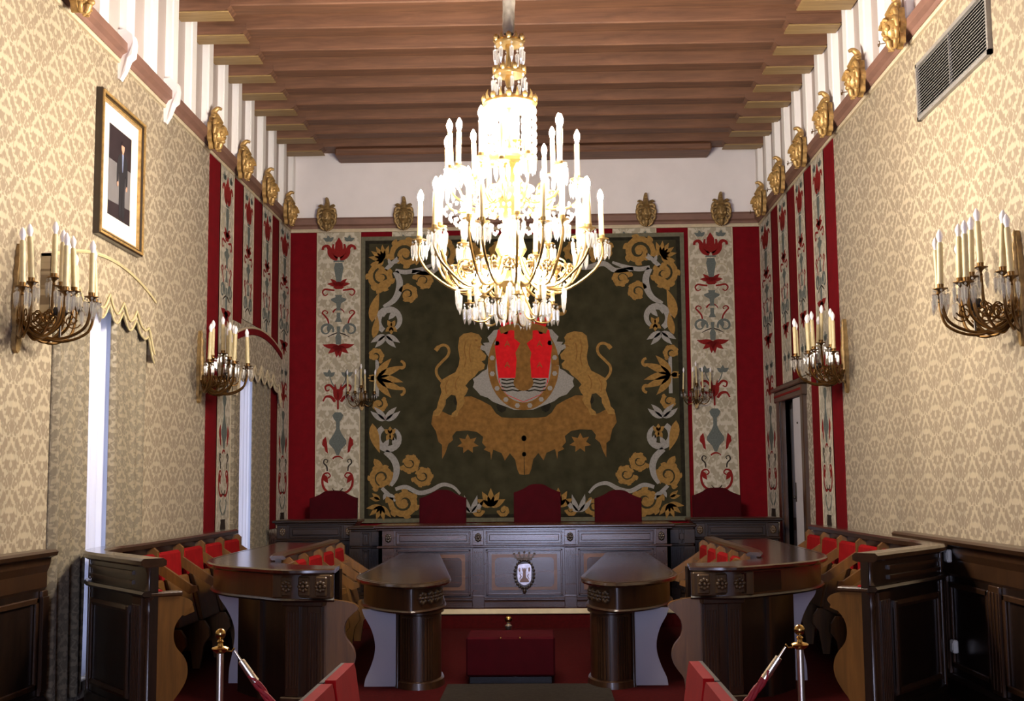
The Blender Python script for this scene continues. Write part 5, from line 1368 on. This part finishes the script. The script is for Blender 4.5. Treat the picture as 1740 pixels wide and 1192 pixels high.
def front_desk(s, side):
    inv = (XA + s * 1.0, 10.5)
    t = thing('front_desk', 'splayed dark wooden front desk with a bowed fluted near end, %s of the aisle' % side, 'desk', (inv[0], inv[1], 0), 0, 'front desks by the aisle')
    P = lambda u, y, z: (XA + s * u - inv[0], y - inv[1], z)
    edge = [(1.3, 13.3)] + cat_rom([(1.3, 10.6), (1.29, 10.2), (1.2, 9.8), (1.0, 9.46), (0.76, 9.3), (0.6, 9.5), (0.53, 9.85), (0.57, 10.3)], 6) + [(0.9, 13.3)]
    m = MB(); m.prism(edge, lambda a, b, h: P(a, b, h), 0.775, 0.805); m.sweep(edge, [(-0.02, 0.768), (0.012, 0.768), (0.02, 0.782), (0.015, 0.8), (-0.02, 0.807)], P); m.build('desk_top', 'wood_top', t, smooth=20)
    # fascia set in under the top
    m = MB(); m.sweep(edge, [(-0.075, 0.595), (-0.045, 0.595), (-0.045, 0.776), (-0.075, 0.776)], P); m.build('fascia', 'wood_mid', t, 30)
    m = MB(); m.sweep(edge, [(-0.075, 0.58), (-0.03, 0.58), (-0.02, 0.592), (-0.03, 0.604), (-0.075, 0.604)], P); m.build('fascia_moulding', 'wood_mid', t, 30)
    pp = cat_rom([(0.88, 9.6), (0.77, 9.51), (0.65, 9.55), (0.58, 9.8), (0.65, 10.25)], 6)
    m = MB(); m.sweep(pp, [(-0.05, 0.0), (0.0, 0.0), (0.0, 0.58), (-0.05, 0.58)], P); m.build('pedestal', 'wood_mid', t, 30)
    LP = length(pp); m = MB()
    for g0, n in ((0.03, 5), (0.20, 5)):
        for j in range(n):
            a = sub(pp, g0 + 0.026 * j, g0 + 0.026 * j + 0.014, 2); m.sweep(a, [(-0.001, 0.07), (0.012, 0.07), (0.012, 0.53), (-0.001, 0.53)], P)
    m.build('flutes', 'wood_mid', t, smooth=0)
    m = MB(); m.sweep(pp, [(-0.001, 0.0), (0.025, 0.0), (0.02, 0.05), (-0.001, 0.06)], P); m.sweep(pp, [(-0.001, 0.545), (0.02, 0.555), (0.02, 0.575), (-0.001, 0.58)], P); m.build('pedestal_mouldings', 'wood_mid', t, 30)
    m = MB(); m.sweep(cat_rom([(0.66, 10.2), (0.78, 11.6), (0.95, 13.2)], 4), [(-0.03, 0.0), (0.0, 0.0), (0.0, 0.58), (-0.03, 0.58)], P); m.build('modesty_panel', 'wood_dark', t, 30)
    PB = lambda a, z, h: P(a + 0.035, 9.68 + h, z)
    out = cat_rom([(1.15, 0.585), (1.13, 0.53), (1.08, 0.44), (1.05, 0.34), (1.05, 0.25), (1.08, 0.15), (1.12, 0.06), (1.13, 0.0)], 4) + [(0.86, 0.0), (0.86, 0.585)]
    m = MB(); m.prism(out, PB, 0.0, 0.035); m.build('bracket_panel', 'panel_reflection', t, smooth=0)  # daylight mirrored in the varnish is put into the panel's colour
    m = MB(); m.lathe([(0.02, 0), (0.014, 0.03), (0.014, 0.55), (0.02, 0.58)], P(0.9, 9.62, 0), 10); m.build('bead_column', 'wood_mid', t, 40)
    m = MB()
    for k in range(4):
        sm = frame_at(edge, (length(edge) - 3.0) * 1.0 - 0.95 + 0.12 * k); L = (lambda f: (lambda a, b, z: tuple(v - w for v, w in zip(f(a, b, z), (inv[0], inv[1], 0)))))(place(s, *sm))
        rosette(m, L, 0, 0.04, 0.69, 0.034)
    m.build('carved_frieze', 'wood_carved', t, 50)
    return t
front_desk(-1, 'left'); front_desk(1, 'right')

# ------------------------------------------------------------------ things on the floor
struct(MB().box(-0.76, 0.48, 3.2, 9.71, 0.0, 0.012).build('floor_runner', 'grey_carpet', smooth=0))['label'] = 'grey aisle runner on the red carpet'
t = thing('padded_bench', 'low red cloth-covered block on the aisle in front of the head table', 'bench', (-0.275, 9.98, 0.0))
MB().box(-0.345, 0.345, -0.24, 0.24, 0.06, 0.36, 0.015).build('upholstery', 'red_velvet_dark', t, smooth=0)
MB().box(-0.32, 0.32, -0.22, 0.22, 0.0, 0.06, 0.004).build('plinth', 'black_gloss', t, smooth=0)
for x in (-0.075, 0.075):
    m = MB(); m.ball((x, -0.235, 0.352), 0.009, 0.009, 0.009, 8, 6); m.build('brass_stud', 'brass', t, 50)
t = thing('brass_post', 'short brass ball-topped post behind the low red block', 'post', (at_y(864, 1050, 10.4).x, 10.4, 0.0))
PH = at_y(864, 1047, 10.4).z
m = MB(); m.lathe([(0.09, 0), (0.09, 0.012), (0.03, 0.03), (0.024, 0.05), (0.024, PH - 0.1), (0.03, PH - 0.09), (0.03, PH - 0.08), (0.012, PH - 0.066), (0.016, PH - 0.058)], n=16); m.build('tube', 'steel_polished', t, 40)
m = MB(); m.ball((0, 0, PH - 0.03), 0.03, 0.03, 0.03, 14, 10); m.build('ball', 'brass', t, 80)

def stanchion(label, x, y, h):
    t = thing('barrier_post', label, 'barrier post', (x, y, 0), 0, 'brass barrier posts')
    m = MB(); m.lathe([(0.15, 0), (0.15, 0.012), (0.12, 0.025), (0.03, 0.04), (0.02, 0.06), (0.0, 0.06)], n=28); m.build('foot', 'steel_polished', t, 40)
    m = MB(); m.lathe([(0.0135, 0.04), (0.0135, h - 0.075), (0.0, h - 0.075)], n=16); m.build('tube', 'steel_polished', t, 40)
    m = MB(); m.lathe([(0.014, h - 0.095), (0.03, h - 0.082), (0.034, h - 0.076), (0.03, h - 0.071), (0.012, h - 0.066), (0.009, h - 0.056), (0.014, h - 0.05), (0.008, h - 0.042), (0.0, h - 0.042)], n=16); m.build('collar', 'brass', t, 40)
    m = MB(); m.ball((0, 0, h - 0.02), 0.021, 0.021, 0.021, 14, 10); m.build('ball', 'brass', t, 80)
    sx = 1 if x < 0 else -1
    m = MB(); m.tube([(sx * 0.02, 0, h - 0.085), (sx * 0.045, 0, h - 0.088), (sx * 0.055, 0, h - 0.075)], 0.004, 6); m.build('hook', 'brass', t, 50)
    return t
HS = 0.985
pl, pr = at_y(375, 1069, 4.9), at_y(1358, 1062, 4.9)
stanchion('brass ball-topped barrier post on the left, holding the red rope', pl.x, 4.9, pl.z); stanchion('brass ball-topped barrier post on the right, holding the red rope', pr.x, 4.9, pr.z)
t = thing('barrier_rope', 'twisted red rope sagging between the two brass barrier posts', 'rope', (0, 4.9, 0))
a, b = Vector((pl.x + 0.055, 0, pl.z - 0.085)), Vector((pr.x - 0.055, 0, pr.z - 0.085))
def cat_pt(f): return a.lerp(b, f) + Vector((0, 0.0, -0.78 * (1 - (2 * f - 1) ** 2)))
N = 120; m = MB()
core = [cat_pt(0.03 + 0.94 * i / N) for i in range(N + 1)]
for ph in (0, 2 * PI / 3, 4 * PI / 3):
    pts = []
    for i, c in enumerate(core):
        tg = (core[min(N, i + 1)] - core[max(0, i - 1)]).normalized(); n1 = tg.cross(Vector((0, 1, 0))).normalized(); n2 = Vector((0, 1, 0))
        q = i * 0.9 + ph; pts.append(c + n1 * (0.008 * math.cos(q)) + n2 * (0.008 * math.sin(q)))
    m.tube(pts, 0.0095, 6)
m.build('twisted_cord', 'rope_red', t, 60)
for f0, f1 in ((0.0, 0.04), (1.0, 0.96)):
    m = MB(); m.tube([cat_pt(f0), cat_pt(f0 + (f1 - f0) * 0.3), cat_pt(f0 + (f1 - f0) * 0.32), cat_pt(f1)], [0.004, 0.005, 0.014, 0.016], 10); m.build('rope_end', 'steel_polished', t, 40)

# four red chairs of the public rows, only their backs in the photo (local: faces -Y)
def red_chair(label, x, y, rz, grp):
    t = thing('upholstered_chair', label, 'chair', (x, y, 0), rz, grp)
    P = lambda a, b, h: (a, 0.2 + (b - 0.45) * 0.14 - h, b)
    m = MB(); m.prism([(-0.205, 0.5), (0.205, 0.5), (0.205, 0.905), (0.19, 0.928), (-0.19, 0.928), (-0.205, 0.905)], P, 0.0, 0.035); m.build('backrest', 'red_chair', t, smooth=0)
    m = MB(); m.prism([(-0.215, 0.44), (0.215, 0.44), (0.215, 0.925), (-0.215, 0.925)], P, -0.015, 0.0); m.build('back_board', 'wood_dark', t, smooth=0)
    MB().box(-0.21, 0.21, -0.26, 0.18, 0.42, 0.5, 0.025).build('seat', 'red_chair', t, smooth=0)
    for sx in (-1, 1):
        for yy in (-0.22, 0.17): MB().box(sx * 0.19 - 0.018, sx * 0.19 + 0.018, yy - 0.018, yy + 0.018, 0, 0.43, 0.005).build('leg', 'wood_dark', t, smooth=0)
    return t
CGL, CGR = 'red chairs left of the aisle', 'red chairs right of the aisle'
xl, xr = -0.438, 0.263
red_chair('red upholstered chair left of the aisle, farther of two', xl, 4.2, PI / 2, CGL); red_chair('red upholstered chair left of the aisle, nearer of two, beside the barrier rope', xl, 3.75, PI / 2, CGL)
red_chair('red upholstered chair right of the aisle, farther of two', xr, 4.2, -PI / 2, CGR); red_chair('red upholstered chair right of the aisle, nearer of two, beside the barrier rope', xr, 3.75, -PI / 2, CGR)
# white cards standing at the link desks
for px, py, lb in ((619, 975, 'small white box beside the left front desk, low on the step'), (1170, 972, 'small white box beside the right front desk, low on the step')):
    p = at_y(px, py, 14.3)
    t = tag(MB().box(p.x - 0.05, p.x + 0.05, 14.268, 14.316, p.z - 0.04, p.z + 0.04, 0.005).build('wall_outlet', 'white_plastic', smooth=0), lb, 'outlet')

# ------------------------------------------------------------------ light
w = bpy.data.worlds.new('world'); scene.world = w; w.use_nodes = True
bg = w.node_tree.nodes['Background']; bg.inputs[0].default_value = lin((206, 218, 255)); bg.inputs[1].default_value = 2.3
scene.view_settings.view_transform = 'Standard'
scene.view_settings.look = 'None'
scene.view_settings.exposure = 0.38
scene.view_settings.gamma = 1.0
scene.cycles.use_denoising = True
scene.cycles.max_bounces = 8
scene.cycles.transparent_max_bounces = 24
scene.cycles.sample_clamp_indirect = 6.0
scene.cycles.caustics_reflective = False
scene.cycles.caustics_refractive = False
